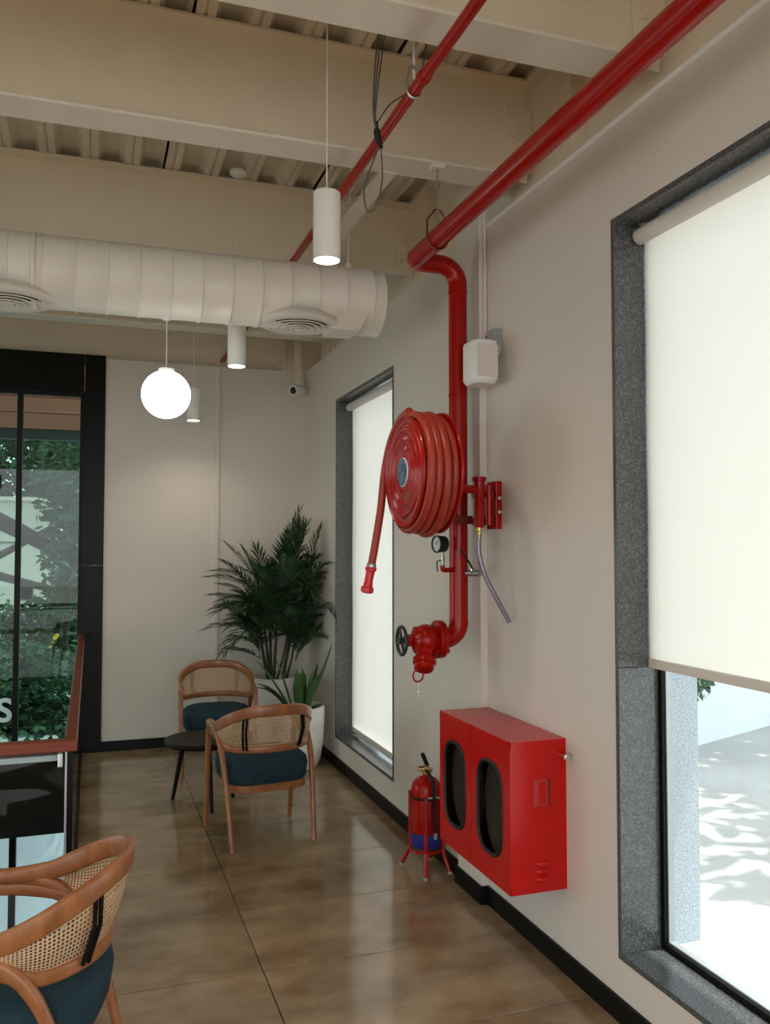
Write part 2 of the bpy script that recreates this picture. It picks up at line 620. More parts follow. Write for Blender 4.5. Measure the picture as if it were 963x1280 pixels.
# baseboards
b = MB()
b.box(WX - 0.014, WX, FY, COL_Y0 - 0.014, 0, 0.085)
b.box(COL_X - 0.014, COL_X, COL_Y0 - 0.014, COL_Y1 + 0.014, 0, 0.085)
b.box(COL_X, WX, COL_Y0 - 0.014, COL_Y0, 0, 0.085)
b.box(COL_X, WX, COL_Y1, COL_Y1 + 0.014, 0, 0.085)
b.box(WX - 0.014, WX, COL_Y1 + 0.014, BY, 0, 0.085)
tag(b.build("baseboard_right", "black_paint", bevel=0.002), "black skirting along the windowed wall, stepping around the column", "baseboard", kind="structure")
b = MB()
b.box(0.105, WX - 0.014, BY - 0.014, BY, 0, 0.085)
tag(b.build("baseboard_back", "black_paint", bevel=0.002), "black skirting along the end wall", "baseboard", kind="structure")

# ------------------------------------------------------------------ ceiling deck
ceiling = MB()
ceiling.box(LX - 0.2, 3.3, FY - 0.2, BY + 1.2, 4.06, 4.16)
ceiling = tag(ceiling.build("ceiling", "roof_felt"), "ribbed metal deck ceiling painted beige", "ceiling", kind="structure")
PITCH = 0.225
def deck_profile(x):
    h = 0.050
    return [(x, 0), (x + 0.034, 0), (x + 0.037, 0.008), (x + 0.045, 0.008), (x + 0.048, 0), (x + 0.082, 0),
            (x + 0.112, h), (x + PITCH - 0.030, h), (x + PITCH, 0)]
def deck_sheet_mesh(ribs=4):
    pr = []
    for k in range(ribs):
        pr += deck_profile(k * PITCH)[:-1]
    pr.append((ribs * PITCH - 0.012, 0.012))
    n = len(pr)
    m = MB()
    vs = []
    for y in (FY, BY + 0.2):
        for dz in (0, 0.002):
            vs += [(x, y, z + dz) for x, z in pr]
    fs = []
    for i in range(n - 1):
        fs += [(i, i + 1, 2 * n + i + 1, 2 * n + i), (n + i, 3 * n + i, 3 * n + i + 1, n + i + 1),
               (i, n + i, n + i + 1, i + 1), (2 * n + i, 2 * n + i + 1, 3 * n + i + 1, 3 * n + i)]
    return m.add(vs, fs)
first = deck_sheet_mesh().build("deck_sheet", "deck_paint", ceiling)
first.location = (-4.12, 0, DECK)
for k in range(1, 8):
    x = -4.12 + k * 4 * PITCH
    link_mesh("deck_sheet", first.data, ceiling, (x, 0, DECK))

# ------------------------------------------------------------------ steel beams
BZ0, BZ1 = 3.43, DECK - 0.002
def hexbolt(mb, c, axis, r=0.019, h=0.018):
    mb.lathe([(r, 0), (r, h)], c, axis, 6)
    mb.lathe([(r * 0.5, h), (r * 0.5, h + 0.008)], c, axis, 8)
def make_beam(y, label, bolts=True, z0=BZ0, x1=1.955, w=0.175):
    e = thing("ceiling_beam", label, "beam", (0, y, 0), group="steel roof beams", kind="structure")
    m = MB(); m.box(LX, x1, -0.006, 0.006, z0 + 0.012, BZ1 - 0.012); m.build("web", "steel_paint", e)
    m = MB(); m.box(LX, x1 - 0.07, -w / 2, w / 2, z0, z0 + 0.012); m.build("bottom_flange", "flange_paint", e)
    m = MB(); m.box(LX, x1 - 0.05, -w / 2, w / 2, BZ1 - 0.012, BZ1); m.build("top_flange", "steel_paint", e)
    if bolts:
        m = MB(); m.box(x1 - 0.12, x1 + 0.02, -0.018, -0.0065, z0 + 0.07, BZ1 - 0.10); p = m.build("end_plate", "steel_paint", e, bevel=0.002)
        for k in range(3):
            m = MB(); hexbolt(m, (x1 - 0.075, -0.018, z0 + 0.115 + 0.09 * k), (0, -1, 0)); m.build("bolt", "steel_paint", p)
    return e
make_beam(2.585, "beige steel beam nearest the viewer, crossing the top edge of the view")
make_beam(3.595, "beige steel beam whose flange carries the pipe hanger near the red elbow")
make_beam(5.13, "beige steel beam just behind the round white duct")
make_beam(6.88, "beige steel beam seen below and behind the white duct", w=0.15)
make_beam(0.9, "beige steel beam overhead, out behind the nearest one", bolts=False)
# end-wall beam and side girder
e = thing("ceiling_beam", "beige beam resting above the end wall with bolted end plate", "beam", (0, BY + 0.17, 0), group="steel roof beams", kind="structure")
m = MB(); m.box(LX, 1.69, -0.006, 0.006, WT - 0.03, BZ1); m.build("web", "steel_paint", e)
m = MB(); m.box(LX, 1.80, -0.07, 0.07, BZ1 - 0.012, BZ1); m.build("top_flange", "steel_paint", e)
m = MB(); m.box(1.60, 1.69, -0.018, -0.0065, WT + 0.01, 3.62); p = m.build("end_plate", "steel_paint", e)
for k in range(3):
    m = MB(); hexbolt(m, (1.64, -0.018, WT + 0.05 + 0.085 * k), (0, -1, 0), 0.012); m.build("bolt", "steel_paint", p)
e = thing("girder", "beige edge girder running along above the windowed wall", "girder", (1.985, 0, 0), kind="structure")
m = MB(); m.box(-0.006, 0.006, FY, BY, WT - 0.05, BZ1); m.build("web", "steel_paint", e)
m = MB(); m.box(-0.08, 0.08, FY, BY, BZ1 - 0.012, BZ1); m.build("top_flange", "steel_paint", e)
for y in (1.05, 2.02, 3.12, 4.75, 6.1):
    m = MB(); m.box(-0.075, -0.007, y, y + 0.010, WT - 0.02, BZ1 - 0.012); m.build("stiffener", "steel_paint", e)
for y in (7.05, 7.2):
    for k in range(3):
        m = MB(); hexbolt(m, (-0.007, y, WT + 0.06 + 0.085 * k), (-1, 0, 0), 0.012); m.build("bolt", "steel_paint", e)
# corner post
m = MB(); m.box(1.725, 1.775, BY - 0.10, BY - 0.05, 3.14, BZ1)
tag(m.build("corner_post", "steel_paint", bevel=0.003), "short beige steel post hanging in the room corner above the camera", "post", kind="structure")
# flat bracing strip between beams
m = MB(); m.box(1.245, 1.315, 3.66, 5.06, BZ0 - 0.008, BZ0)
m.box(1.276, 1.284, 3.66, 5.06, BZ0, BZ0 + 0.06)
tag(m.build("bracing_strip", "flange_paint"), "pale steel tee strip bridging two roof beams beside the hanging cables", "brace", kind="structure")

# ------------------------------------------------------------------ windows in side wall
def side_window(n, W, label):
    y0, y1, z0, z1 = W
    e = thing("window_%d" % n, label, "window", kind="structure")
    xi, xo, T = WX - 0.004, WX + 0.34, 0.022
    zj = 1.262
    for a, b_ in ((y0, y0 + T), (y1 - T, y1)):
        m = MB(); m.box(xi, WX + 0.165, a, b_, z0 + T, zj - 0.001); m.build("jamb_stone", "granite_grey", e, bevel=0.0015)
        m = MB(); m.box(xi, WX + 0.165, a, b_, zj + 0.001, z1 - T); m.build("jamb_stone", "granite_grey", e, bevel=0.0015)
        m = MB(); m.box(WX + 0.205, xo, a, b_, z0 + T, z1 - T); m.build("outer_jamb_stone", "granite_pale", e)
    m = MB(); m.box(xi, WX + 0.165, y0, y1, z0, z0 + T); m.build("sill_stone", "granite_grey", e, bevel=0.0015)
    m = MB(); m.box(xi, WX + 0.165, y0, y1, z1 - T, z1); m.build("head_stone", "granite_grey", e, bevel=0.0015)
    m = MB(); m.box(WX + 0.205, xo, y0, y1, z0, z0 + T); m.build("outer_sill_stone", "granite_pale", e)
    m = MB(); m.box(WX + 0.205, xo, y0, y1, z1 - T, z1); m.build("outer_head_stone", "granite_pale", e)
    a, b_, c_, d_ = y0 + T, y1 - T, z0 + T, z1 - T
    for (p, q, mat, t) in ((WX + 0.165, WX + 0.179, "black_paint", 0.0), (WX + 0.179, WX + 0.205, "aluminium", 0.0)):
        s = 0.022 if mat == "black_paint" else 0.028
        m = MB()
        m.box(p, q, y0, a + s, z0, z1); m.box(p, q, b_ - s, y1, z0, z1)
        m.box(p, q, a + s, b_ - s, z0, c_ + s); m.box(p, q, a + s, b_ - s, d_ - s, z1)
        m.build("window_frame" if mat == "aluminium" else "gasket", mat, e)
    m = MB(); m.box(WX + 0.188, WX + 0.194, a + 0.03, b_ - 0.03, c_ + 0.03, d_ - 0.03); m.build("pane", "window_glass", e)
    return e
side_window(1, W1, "tall near window with grey granite lining, blind partly raised")
side_window(2, W2, "tall far window with grey granite lining behind the hanging hose")
side_window(5, (-2.6, -1.24, 0.22, 2.92), "tall granite-lined window behind the viewer")

def roller_blind(label, W, zbot, margin):
    y0, y1, z0, z1 = W
    xb = WX + 0.100
    r = 0.030
    zt = z1 - 0.022 - 0.040
    e = thing("roller_blind", label, "roller blind", (xb, (y0 + y1) / 2, z0), group="cream roller blinds")
    L = (y1 - y0) / 2 - 0.022
    zz = zt - z0
    m = MB(); m.lathe([(r, -L + 0.012), (r, L - 0.012)], (0, 0, zz), (0, 1, 0), 24); m.build("roller", "wall_paint", e, smooth=True)
    for s in (-1, 1):
        m = MB(); m.lathe([(0.006, 0), (r * 0.8, 0.001), (r * 0.8, 0.008), (r * 0.35, 0.012)], (0, s * (L - 0.0125), zz), (0, s, 0), 20); m.build("end_cap", "chrome", e, smooth=True)
        m = MB(); m.box(-0.004, 0.03, s * (L - 0.003) - 0.0015, s * (L - 0.003) + 0.0015, zz - 0.02, zz + 0.037); m.build("bracket", "galvanised", e)
    zb = zbot - z0
    m = MB()
    xf = r - 0.001
    # cloth hangs from the window side of the roller, a little slack
    rows, vs, fs = 14, [], []
    hw = L - margin
    nc = 10
    for i in range(rows + 1):
        z = zz + (zb - zz) * i / rows
        for j in range(nc + 1):
            y = -hw + 2 * hw * j / nc
            vs.append((xf + 0.0015 * math.sin(7 * y + i), y, z))
    for i in range(rows):
        for j in range(nc):
            a = i * (nc + 1) + j
            fs.append((a, a + 1, a + nc + 2, a + nc + 1))
    m.add(vs, fs)
    cl = m.build("fabric", "blind_fabric", e, smooth=True)
    m = MB(); m.box(xf - 0.008, xf + 0.008, -hw, hw, zb - 0.032, zb + 0.002); m.build("bottom_bar", "wall_paint", e, bevel=0.003)
    return e
roller_blind("cream roller blind drawn two thirds down over the near window", W1, 1.29, 0.004)
roller_blind("cream roller blind drawn fully down over the far window", W2, 0.305, 0.004)
roller_blind("cream roller blind behind the viewer", (-2.6, -1.24, 0.22, 2.92), 1.3, 0.004)

# ------------------------------------------------------------------ glazed end frame (window_3) and stair void
e = thing("window_3", "tall black-framed glazing with black granite surround at the end of the room", "window", kind="structure")
GX = -0.062
JX = 0.105
for z0, z1 in ((-0.002, 1.545), (1.550, 3.318)):
    m = MB(); m.box(GX, JX, BY - 0.012, BY + 0.10, z0, z1); m.build("jamb_stone", "granite_black", e, bevel=0.0015)
m = MB(); m.box(LX, GX - 0.002, BY - 0.012, BY + 0.10, 3.012, 3.318); m.build("lintel_stone", "granite_black", e, bevel=0.0015)
m = MB(); m.box(LX, GX, BY + 0.02, BY + 0.09, 2.965, 3.010); m.build("head_frame", "black_paint", e)
m = MB(); m.box(LX, GX, BY + 0.02, BY + 0.09, 0.0, 0.05); m.build("sill_frame", "black_paint", e)
m = MB(); m.box(GX - 0.032, GX, BY + 0.02, BY + 0.09, 0.05, 2.965); m.build("side_frame", "black_paint", e)
mx = -0.560
edges = [mx, mx - 1.05, mx - 2.10, mx - 3.15]
for k, x in enumerate(edges):
    m = MB(); m.box(x - 0.022, x + 0.022, BY + 0.02, BY + 0.09, 0.05, 2.965); m.build("mullion", "black_paint", e)
    xr = GX - 0.032 if k == 0 else edges[k - 1] - 0.022
    m = MB(); m.box(x + 0.022, xr, BY + 0.05, BY + 0.058, 0.05, 2.965); m.build("pane", "tinted_glass", e)
# vinyl letter on the second pane
tx = bpy.data.curves.new("letter", 'FONT')
tx.body = "S"; tx.size = 0.265; tx.extrude = 0.001; tx.offset = 0.006; tx.align_x = 'RIGHT'
lo = bpy.data.objects.new("letter_tmp", tx); col.objects.link(lo)
bpy.context.view_layer.update()
lme = bpy.data.meshes.new_from_object(lo.evaluated_get(bpy.context.evaluated_depsgraph_get()))
bpy.data.objects.remove(lo)
lme.materials.clear(); lme.materials.append(MATS["letter_vinyl"])
lt = link_mesh("letter", lme, e, (mx - 0.022, BY + 0.047, 0.290), (PI / 2, 0, 0))
lt["label"] = "white vinyl letter S on the glass"

# lower storey seen through the stair void
m = MB(); m.box(LX, VX + 0.3, BY - 0.01, BY + 0.12, -0.63, -0.002)
tag(m.build("wall_spandrel", "black_gloss"), "glossy black spandrel below the end glazing, seen through the railing glass", "wall", kind="structure")
e = thing("window_4", "lower storey glazing below the black spandrel, seen through the railing glass", "window", kind="structure")
for x in edges:
    m = MB(); m.box(x - 0.026, x + 0.026, BY + 0.0, BY + 0.08, -3.2, -0.63); m.build("mullion", "black_paint", e)
for k in range(len(edges)):
    xr = VX + 0.28 if k == 0 else edges[k - 1] - 0.026
    m = MB(); m.box(edges[k] + 0.026, xr, BY + 0.04, BY + 0.048, -3.2, -0.63); m.build("pane", "window_glass", e)
m = MB(); m.box(LX - 0.2, WX, 0.5, BY + 0.1, -3.35, -3.2)
tag(m.build("floor_lower", "lower_floor"), "grey floor of the storey below the stair opening", "floor", kind="structure")
m = MB(); m.box(0.25, 0.35, 0.5, BY + 0.1, -3.2, -0.30)
m.box(LX, 0.25, 0.4, 0.5, -3.2, -0.30)
tag(m.build("wall_lower", "wall_paint"), "off-white walls of the storey below", "wall", kind="structure")

# balustrade round the stair void
e = thing("glass_balustrade", "frameless glass balustrade with a flat mahogany handrail around the stair opening", "balustrade", (VX, VY, 0))
m = MB(); m.box(-3.9, 0.024, -0.036, 0.018, 0.940, 0.982); m.build("handrail", "mahogany", e, bevel=0.004)
m = MB(); m.box(-0.022, 0.024, 0.0185, BY - VY - 0.015, 0.940, 0.982); m.build("handrail", "mahogany", e, bevel=0.004)
for k in range(3):
    m = MB(); m.box(-1.29 * (k + 1) + 0.004, -1.29 * k - 0.012, -0.012, 0.0, 0.02, 0.938); m.build("glass_panel", "rail_glass", e)
for k in range(3):
    m = MB(); m.box(-0.006, 0.006, 0.012 + 1.36 * k, 1.36 * (k + 1) + 0.006, 0.02, 0.938); m.build("glass_panel", "rail_glass", e)
m = MB(); m.box(-3.9, -0.006, -0.022, 0.008, 0.0, 0.05); m.build("base_channel", "black_paint", e)
m = MB(); m.box(-0.016, 0.016, 0.0, BY - VY - 0.02, 0.0, 0.05); m.build("base_channel", "black_paint", e)
m = MB(); m.box(-0.011, 0.010, -0.012, 0.010, 0.05, 0.939); m.build("corner_post", "black_paint", e)
m = MB(); m.box(-0.019, -0.0115, -0.014, 0.004, 0.05, 0.939); m.build("edge_strip", "aluminium", e)
m = MB(); m.box(-3.8, -0.03, -0.004, 0.012, 0.903, 0.923); m.build("glass_channel", "aluminium", e)
m = MB(); m.box(-0.045, -0.026, -0.018, 0.012, 0.880, 0.933); m.build("glass_clamp", "chrome", e, bevel=0.004)

# ------------------------------------------------------------------ round duct
DY, DZ, DR = 4.50, 3.06, 0.18
duct = thing("air_duct", "round white spiral duct with circular diffusers hung under the beams", "duct", (0, DY, DZ))
SEC = 0.152
def duct_sec_mesh():
    m = MB()
    m.lathe([(DR, 0), (DR, SEC - 0.012), (DR + 0.005, SEC - 0.009), (DR + 0.005, SEC - 0.003), (DR, SEC)], (0, 0, 0), (1, 0, 0), 48, caps=False)
    return m
x = 1.50 - SEC * 0.4
s0 = duct_sec_mesh().build("duct_section", "duct_paint", duct, smooth=True, angle=60)
s0.location = (x - SEC, 0, 0)
k = 1
while x - SEC * (k + 1) > LX:
    k += 1
    link_mesh("duct_section", s0.data, duct, (x - SEC * k, 0, 0))
m = MB(); m.lathe([(DR, 0), (DR, SEC * 0.4 - 0.004), (DR + 0.006, SEC * 0.4 - 0.003), (DR + 0.006, SEC * 0.4), (0.0, SEC * 0.4 + 0.004)], (x, 0, 0), (1, 0, 0), 48, caps=False)
m.build("end_cap", "duct_paint", duct, smooth=True)
m = MB(); m.lathe([(DR + 0.001, 0), (DR + 0.009, 0.004), (DR + 0.009, 0.02), (DR + 0.001, 0.024)], (-0.29, 0, 0), (1, 0, 0), 48, caps=False)
m.build("joint_collar", "duct_paint", duct, smooth=True)
# flat saddle at the closed end
m = MB()
m.add([(1.24, -0.165, -0.105), (1.40, -0.165, -0.105), (1.37, -0.10, -0.186), (1.21, -0.10, -0.186),
       (1.24, 0.165, -0.105), (1.40, 0.165, -0.105), (1.37, 0.10, -0.186), (1.21, 0.10, -0.186)],
      [(0, 1, 2, 3), (7, 6, 5, 4), (0, 4, 5, 1), (3, 2, 6, 7), (1, 5, 6, 2), (0, 3, 7, 4)])
m.build("end_saddle", "duct_paint", duct, bevel=0.003)
def diffuser(cx):
    c = (cx, -0.03, -DR + 0.014)
    m = MB(); m.lathe([(0.150, 0.06), (0.205, 0.030), (0.216, 0.010), (0.216, 0.004), (0.205, -0.002), (0.172, -0.010), (0.166, -0.008), (0.162, 0.03)], c, (0, 0, 1), 48, caps=False)
    d = m.build("diffuser", "duct_paint", duct, smooth=True)
    for q, Rr in enumerate((0.150, 0.116, 0.082, 0.050)):
        dz = -0.010 - 0.0035 * q
        m = MB(); m.lathe([(Rr - 0.018, dz + 0.004), (Rr, dz + 0.001), (Rr, dz - 0.003), (Rr - 0.018, dz - 0.001), (Rr - 0.018, dz + 0.004)], c, (0, 0, 1), 40, caps=False)
        m.build("diffuser_ring", "duct_paint", d, smooth=True)
    m = MB(); m.lathe([(0.0, -0.030), (0.020, -0.028), (0.024, -0.024), (0.018, -0.012), (0.0, -0.010)], c, (0, 0, 1), 32, caps=False)
    m.build("diffuser_centre", "duct_paint", d, smooth=True)
    m = MB(); m.lathe([(0.162, 0.006), (0.130, -0.001), (0.03, -0.008), (0.0, -0.008)], c, (0, 0, 1), 40, caps=False)
    m.build("diffuser_shade", "black_paint", d)  # black disc stands in for shade in the slots between the rings
diffuser(1.045); diffuser(-0.39); diffuser(-1.83); diffuser(-3.25)
for xh in (1.33, -1.4, -2.8):
    m = MB(); m.tube([(xh, 0.0, DR), (xh + 0.02, 0.0, 0.84)], 0.0035, 6); m.build("hanger_wire", "cable_white", duct)
    m = MB(); m.box(xh - 0.012, xh + 0.012, -0.02, 0.02, DR - 0.004, DR + 0.03); m.build("hanger_lug", "duct_paint", duct)

# ------------------------------------------------------------------ lamps
def pendant(x, y, z, label, light=True, power=15):
    e = thing("pendant_lamp", label, "pendant lamp", (x, y, z), group="white cylinder pendant lamps")
    R, H = 0.052, 0.262
    m = MB(); m.lathe([(R - 0.003, 0.0), (R, 0.002), (R, H - 0.004), (R - 0.004, H), (0.0, H)], (0, 0, 0), (0, 0, 1), 32, caps=False)
    m.lathe([(R - 0.003, 0.0), (R - 0.003, 0.012)], (0, 0, 0), (0, 0, 1), 32, caps=False)
    b = m.build("housing", "white_plastic", e, smooth=True)
    m = MB(); m.lathe([(R - 0.003, 0.006), (0.0, 0.006)], (0, 0, 0), (0, 0, 1), 32, caps=False); m.build("diffuser_disc", "lamp_disc", e)
    m = MB(); m.tube([(0, 0, H), (0, 0, DECK - z - 0.02)], 0.0032, 6); m.build("cord", "cable_white", e)
    m = MB(); m.lathe([(0.045, 0), (0.048, 0.004), (0.048, 0.02), (0.044, 0.024)], (0, 0, DECK - z - 0.026), (0, 0, 1), 24); m.build("ceiling_rose", "white_plastic", e, smooth=True)
    if light:
        d = bpy.data.lights.new("lamp_light", 'SPOT')
        d.energy = power
        d.spot_size = math.radians(150)
        d.spot_blend = 1.0
        d.shadow_soft_size = 0.04
        d.color = (1.0, 0.84, 0.66)
        l = bpy.data.objects.new("lamp_light", d)
        col.objects.link(l)
        l.parent = e
        l.location = (0, 0, -0.004)
    return e
pendant(0.833, 3.10, 2.785, "white cylinder pendant lamp hanging nearest, in front of the duct")
pendant(0.787, 4.93, 2.745, "white cylinder pendant lamp just behind the duct, second in the row")
pendant(0.775, 7.02, 2.722, "small-looking white cylinder pendant lamp before the end wall beside the globe")
for (x, y, p, lab) in ((0.82, 1.25, 20, "overhead just short of the view, in the row of three"), (0.82, -0.6, 20, "over the viewer's back, same row"), (-1.6, 2.2, 60, "over the floor before the stair opening"),
                       (-1.6, 0.2, 60, "over the middle of the room beside the viewer"), (-1.6, -1.8, 60, "near the glazing behind the viewer"), (-3.2, 1.2, 60, "near the wall opposite the windows"), (-2.2, 5.6, 60, "over the stair opening")):
    pendant(x, y, 2.76, "added out-of-view fill pendant " + lab, power=p)  # out-of-view pendants added to raise the room's warm fill light

e = thing("globe_lamp", "glowing white glass globe pendant lamp", "pendant lamp", (0.358, DY, 2.484))
R = 0.124
m = MB(); m.lathe([(R * math.sin(PI * k / 20) if 0 < k < 20 else 0.0, -R * math.cos(PI * k / 20)) for k in range(21)], (0, 0, 0), (0, 0, 1), 40, caps=False)
m.build("globe", "globe_glow", e, smooth=True)
m = MB(); m.lathe([(0.040, 0.113), (0.040, 0.132), (0.034, 0.136), (0.0, 0.138)], (0, 0, 0), (0, 0, 1), 24, caps=False); m.build("collar", "white_plastic", e, smooth=True)
m = MB(); m.tube([(0, 0, 0.14), (0, 0, DZ - DR - 2.484)], 0.003, 6); m.build("cord", "cable_white", e)
m = MB(); m.lathe([(0.020, 0), (0.022, 0.003), (0.022, 0.012), (0.018, 0.014)], (0, 0, DZ - DR - 2.484 - 0.008), (0, 0, 1), 24); m.build("ceiling_rose", "white_plastic", e, smooth=True)

# ------------------------------------------------------------------ red pipework
PX, PZ, PR = 1.468, 3.092, 0.0455
RX, RY = 1.706, 3.85
VZ = 1.255
fp = thing("fire_main_pipe", "thick glossy red fire main running under the ceiling and down the column", "pipe", (RX, RY, 0))
def rel(P): return [(Vector(p) - Vector((RX, RY, 0))) for p in P]
m = MB(); m.tube(rel([(PX - 0.01, FY + 0.02, PZ + 0.06), (PX, RY - 0.07, PZ)]), PR, 28); m.build("overhead_run", "red_paint", fp, smooth=True)
m = MB(); m.tube(rel([(PX, RY - 0.075, PZ)] + arc_pts((PX + 0.06, RY - 0.06, PZ), (-0.06, 0, 0), (0, 0.06, 0), 8) + [(PX + 0.075, RY, PZ)]), PR + 0.001, 28); m.build("elbow", "red_paint", fp, smooth=True)
ze = PZ
m = MB(); m.tube(rel([(PX + 0.07, RY, ze), (RX - 0.10, RY, ze)] + arc_pts((RX - 0.095, RY, ze - 0.095), (0, 0, 0.095), (0.095, 0, 0), 12)[1:] + [(RX, RY, ze - 0.11)]), PR + 0.0005, 28); m.build("elbow", "red_paint", fp, smooth=True)
m = MB(); m.tube(rel([(RX, RY, ze - 0.10), (RX, RY, VZ + 0.085)]), PR, 28); m.build("riser", "red_paint", fp, smooth=True)
for z in (ze - 0.13, 2.45):
    m = MB(); m.lathe([(PR, -0.006), (PR + 0.003, -0.003), (PR + 0.003, 0.003), (PR, 0.006)], (0, 0, z), (0, 0, 1), 28, caps=False); m.build("weld_ring", "red_paint", fp, smooth=True)
m = MB(); m.tube(rel([(RX, RY, VZ + 0.09)] + arc_pts((RX - 0.08, RY, VZ + 0.08), (0.08, 0, 0), (0, 0, -0.08), 10) + [(RX - 0.085, RY, VZ)]), PR + 0.001, 28); m.build("elbow", "red_paint", fp, smooth=True)
# hanger of the main
def clevis(name, label, x, y, zp, r, ztop, mats, clamp=True):
    e = thing(name, label, "pipe hanger", (x, y, zp))
    m = MB()
    rr = r + 0.004
    pts = [(rr * math.cos(a), 0, rr * math.sin(a)) for a in [math.radians(-200 + 220 * k / 14) for k in range(15)]]
    top = r * 1.6 + 0.058
    m.tube([(-0.012, 0, top)] + [(-rr - 0.001, 0, top - 0.05), (-rr - 0.001, 0, 0.03)] + pts[1:-1] + [(rr + 0.001, 0, 0.03), (rr + 0.001, 0, top - 0.05), (0.012, 0, top), (-0.012, 0, top)], 0.0045, 6)
    m.build("strap", mats[0], e, smooth=True)
    m = MB(); m.tube([(0, 0, top - 0.05), (0, 0, ztop - zp)], 0.0045, 8); m.build("rod", mats[1], e)
    m = MB(); m.lathe([(0.010, 0), (0.010, 0.010)], (0, 0, top - 0.014), (0, 0, 1), 6); m.build("nut", "galvanised", e)
    if clamp:
        m = MB(); m.box(-0.03, 0.03, -0.025, 0.03, ztop - zp - 0.004, ztop - zp + 0.022); m.build("beam_clamp", "flange_paint", e, bevel=0.003)
    return e
clevis("pipe_hanger", "red and grey clevis hanger holding the main pipe near its elbow", PX - 0.002, 3.53, PZ + 0.002, PR, BZ0 - 0.016, ("red_dark", "galvanised"))
clevis("pipe_hanger", "grey clevis hanger on a white rod holding the slim red pipe", 1.073, 2.80, 3.33, 0.021, DECK, ("galvanised", "cable_white"), clamp=False)

# slim sprinkler pipe
m = MB(); m.tube([(1.073, FY, 3.33), (1.073, 7.5, 3.33)], 0.021, 18)
sp = thing("sprinkler_pipe", "slim red sprinkler pipe slanting across under the ceiling beams", "pipe")
m.build("pipe_length", "red_paint", sp, smooth=True)
for y in (2.70, 5.9):
    m = MB(); m.lathe([(0.021, -0.02), (0.0255, -0.014), (0.0255, 0.014), (0.021, 0.02)], (1.073, y, 3.33), (0, 1, 0), 18, caps=False); m.build("coupling", "red_paint", sp, smooth=True)

# ------------------------------------------------------------------ hydrant valve
hv = thing("hydrant_valve", "red landing valve with black handwheel at the foot of the riser pipe", "valve", (RX - 0.085, RY, VZ))
m = MB(); m.lathe([(0.050, 0.0), (0.090, 0.002), (0.092, 0.006), (0.092, 0.018), (0.088, 0.020), (0.088, 0.0215), (0.092, 0.0235), (0.092, 0.036), (0.088, 0.040), (0.06, 0.042)], (0, 0, 0), (-1, 0, 0), 36); fl = m.build("flange", "red_paint", hv, smooth=True)
for k in range(4):
    a = PI / 4 + k * PI / 2
    m = MB(); c0 = (0.012, 0.073 * math.cos(a), 0.073 * math.sin(a))
    m.lathe([(0.011, 0), (0.011, 0.012), (0.007, 0.012), (0.007, 0.062), (0.011, 0.062), (0.011, 0.074)], c0, (-1, 0, 0), 6); m.build("flange_bolt", "red_paint", fl)
m = MB(); m.lathe([(0.058, 0.036), (0.064, 0.055), (0.074, 0.075), (0.076, 0.095), (0.070, 0.118), (0.062, 0.128), (0.066, 0.130), (0.066, 0.142), (0.050, 0.150), (0.036, 0.156), (0.026, 0.160)], (0, 0, 0), (-1, 0, 0), 36); m.build("body", "red_paint", hv, smooth=True)
m = MB(); m.lathe([(0.022, 0.155), (0.020, 0.165), (0.028, 0.166), (0.030, 0.170), (0.030, 0.182), (0.026, 0.186), (0.016, 0.188)], (0, 0, 0), (-1, 0, 0), 8); m.build("gland_nut", "red_paint", hv)
m = MB(); m.tube([(-0.186, 0, 0), (-0.222, 0, 0)], 0.0075, 10); m.build("spindle", "chrome", hv, smooth=True)
wh = MB(); wc = Vector((-0.212, 0, 0))
wh.tube([wc + Vector((0, 0.066 * math.cos(a), 0.066 * math.sin(a))) for a in [2 * PI * k / 36 for k in range(36)]], 0.0085, 10, closed=True)
hw_ = wh.build("handwheel_rim", "cast_iron", hv, smooth=True)
m = MB(); m.lathe([(0.018, -0.01), (0.018, 0.014)], wc, (-1, 0, 0), 16); m.build("handwheel_hub", "cast_iron", hw_, smooth=True)
for k in range(4):
    a = math.radians(65) + k * PI / 2
    m = MB(); m.tube([wc + Vector((0, 0.012 * math.cos(a), 0.012 * math.sin(a))), wc + Vector((0, 0.062 * math.cos(a), 0.062 * math.sin(a)))], [0.009, 0.006], 8); m.build("spoke", "cast_iron", hw_, smooth=True)
od = Vector((-0.25, -0.45, -0.86)).normalized()
oc = Vector((-0.088, 0, 0))
m = MB(); m.lathe([(0.046, 0.03), (0.043, 0.085), (0.050, 0.092), (0.055, 0.10), (0.055, 0.122), (0.050, 0.126)], oc, od, 28); ou = m.build("outlet", "red_paint", hv, smooth=True)
m = MB(); m.lathe([(0.040, 0.126), (0.047, 0.128), (0.047, 0.150), (0.040, 0.158), (0.0, 0.160)], oc, od, 28, caps=False); m.build("outlet_cap", "red_paint", ou, smooth=True)
tip = oc + od * 0.150
m = MB(); rc = tip + Vector((-0.030, -0.004, -0.028))
m.tube([rc + Vector((0.030 * math.cos(a), 0.012 * math.cos(a), 0.030 * math.sin(a))) for a in [2 * PI * k / 24 for k in range(24)]], 0.0045, 8, closed=True); m.build("cap_lug", "red_paint", ou, smooth=True)
m = MB(); m.lathe([(0.020, 0), (0.020, 0.020), (0.012, 0.026)], oc + Vector((0.005, -0.055, -0.098)), (0.25, -0.9, -0.25), 18); m.build("outlet_plug", "galvanised", ou, smooth=True)
for k in range(5):
    m = MB(); cc = rc + Vector((-0.002 + 0.004 * (k % 2), 0, -0.038 - 0.012 * k)); tw = (k % 2) * PI / 2
    m.tube([cc + Vector((0.004 * math.cos(a) * math.cos(tw), 0.004 * math.cos(a) * math.sin(tw), 0.009 * math.sin(a))) for a in [2 * PI * q / 12 for q in range(12)]], 0.0013, 5, closed=True); m.build("chain_link", "chrome", ou, smooth=True)

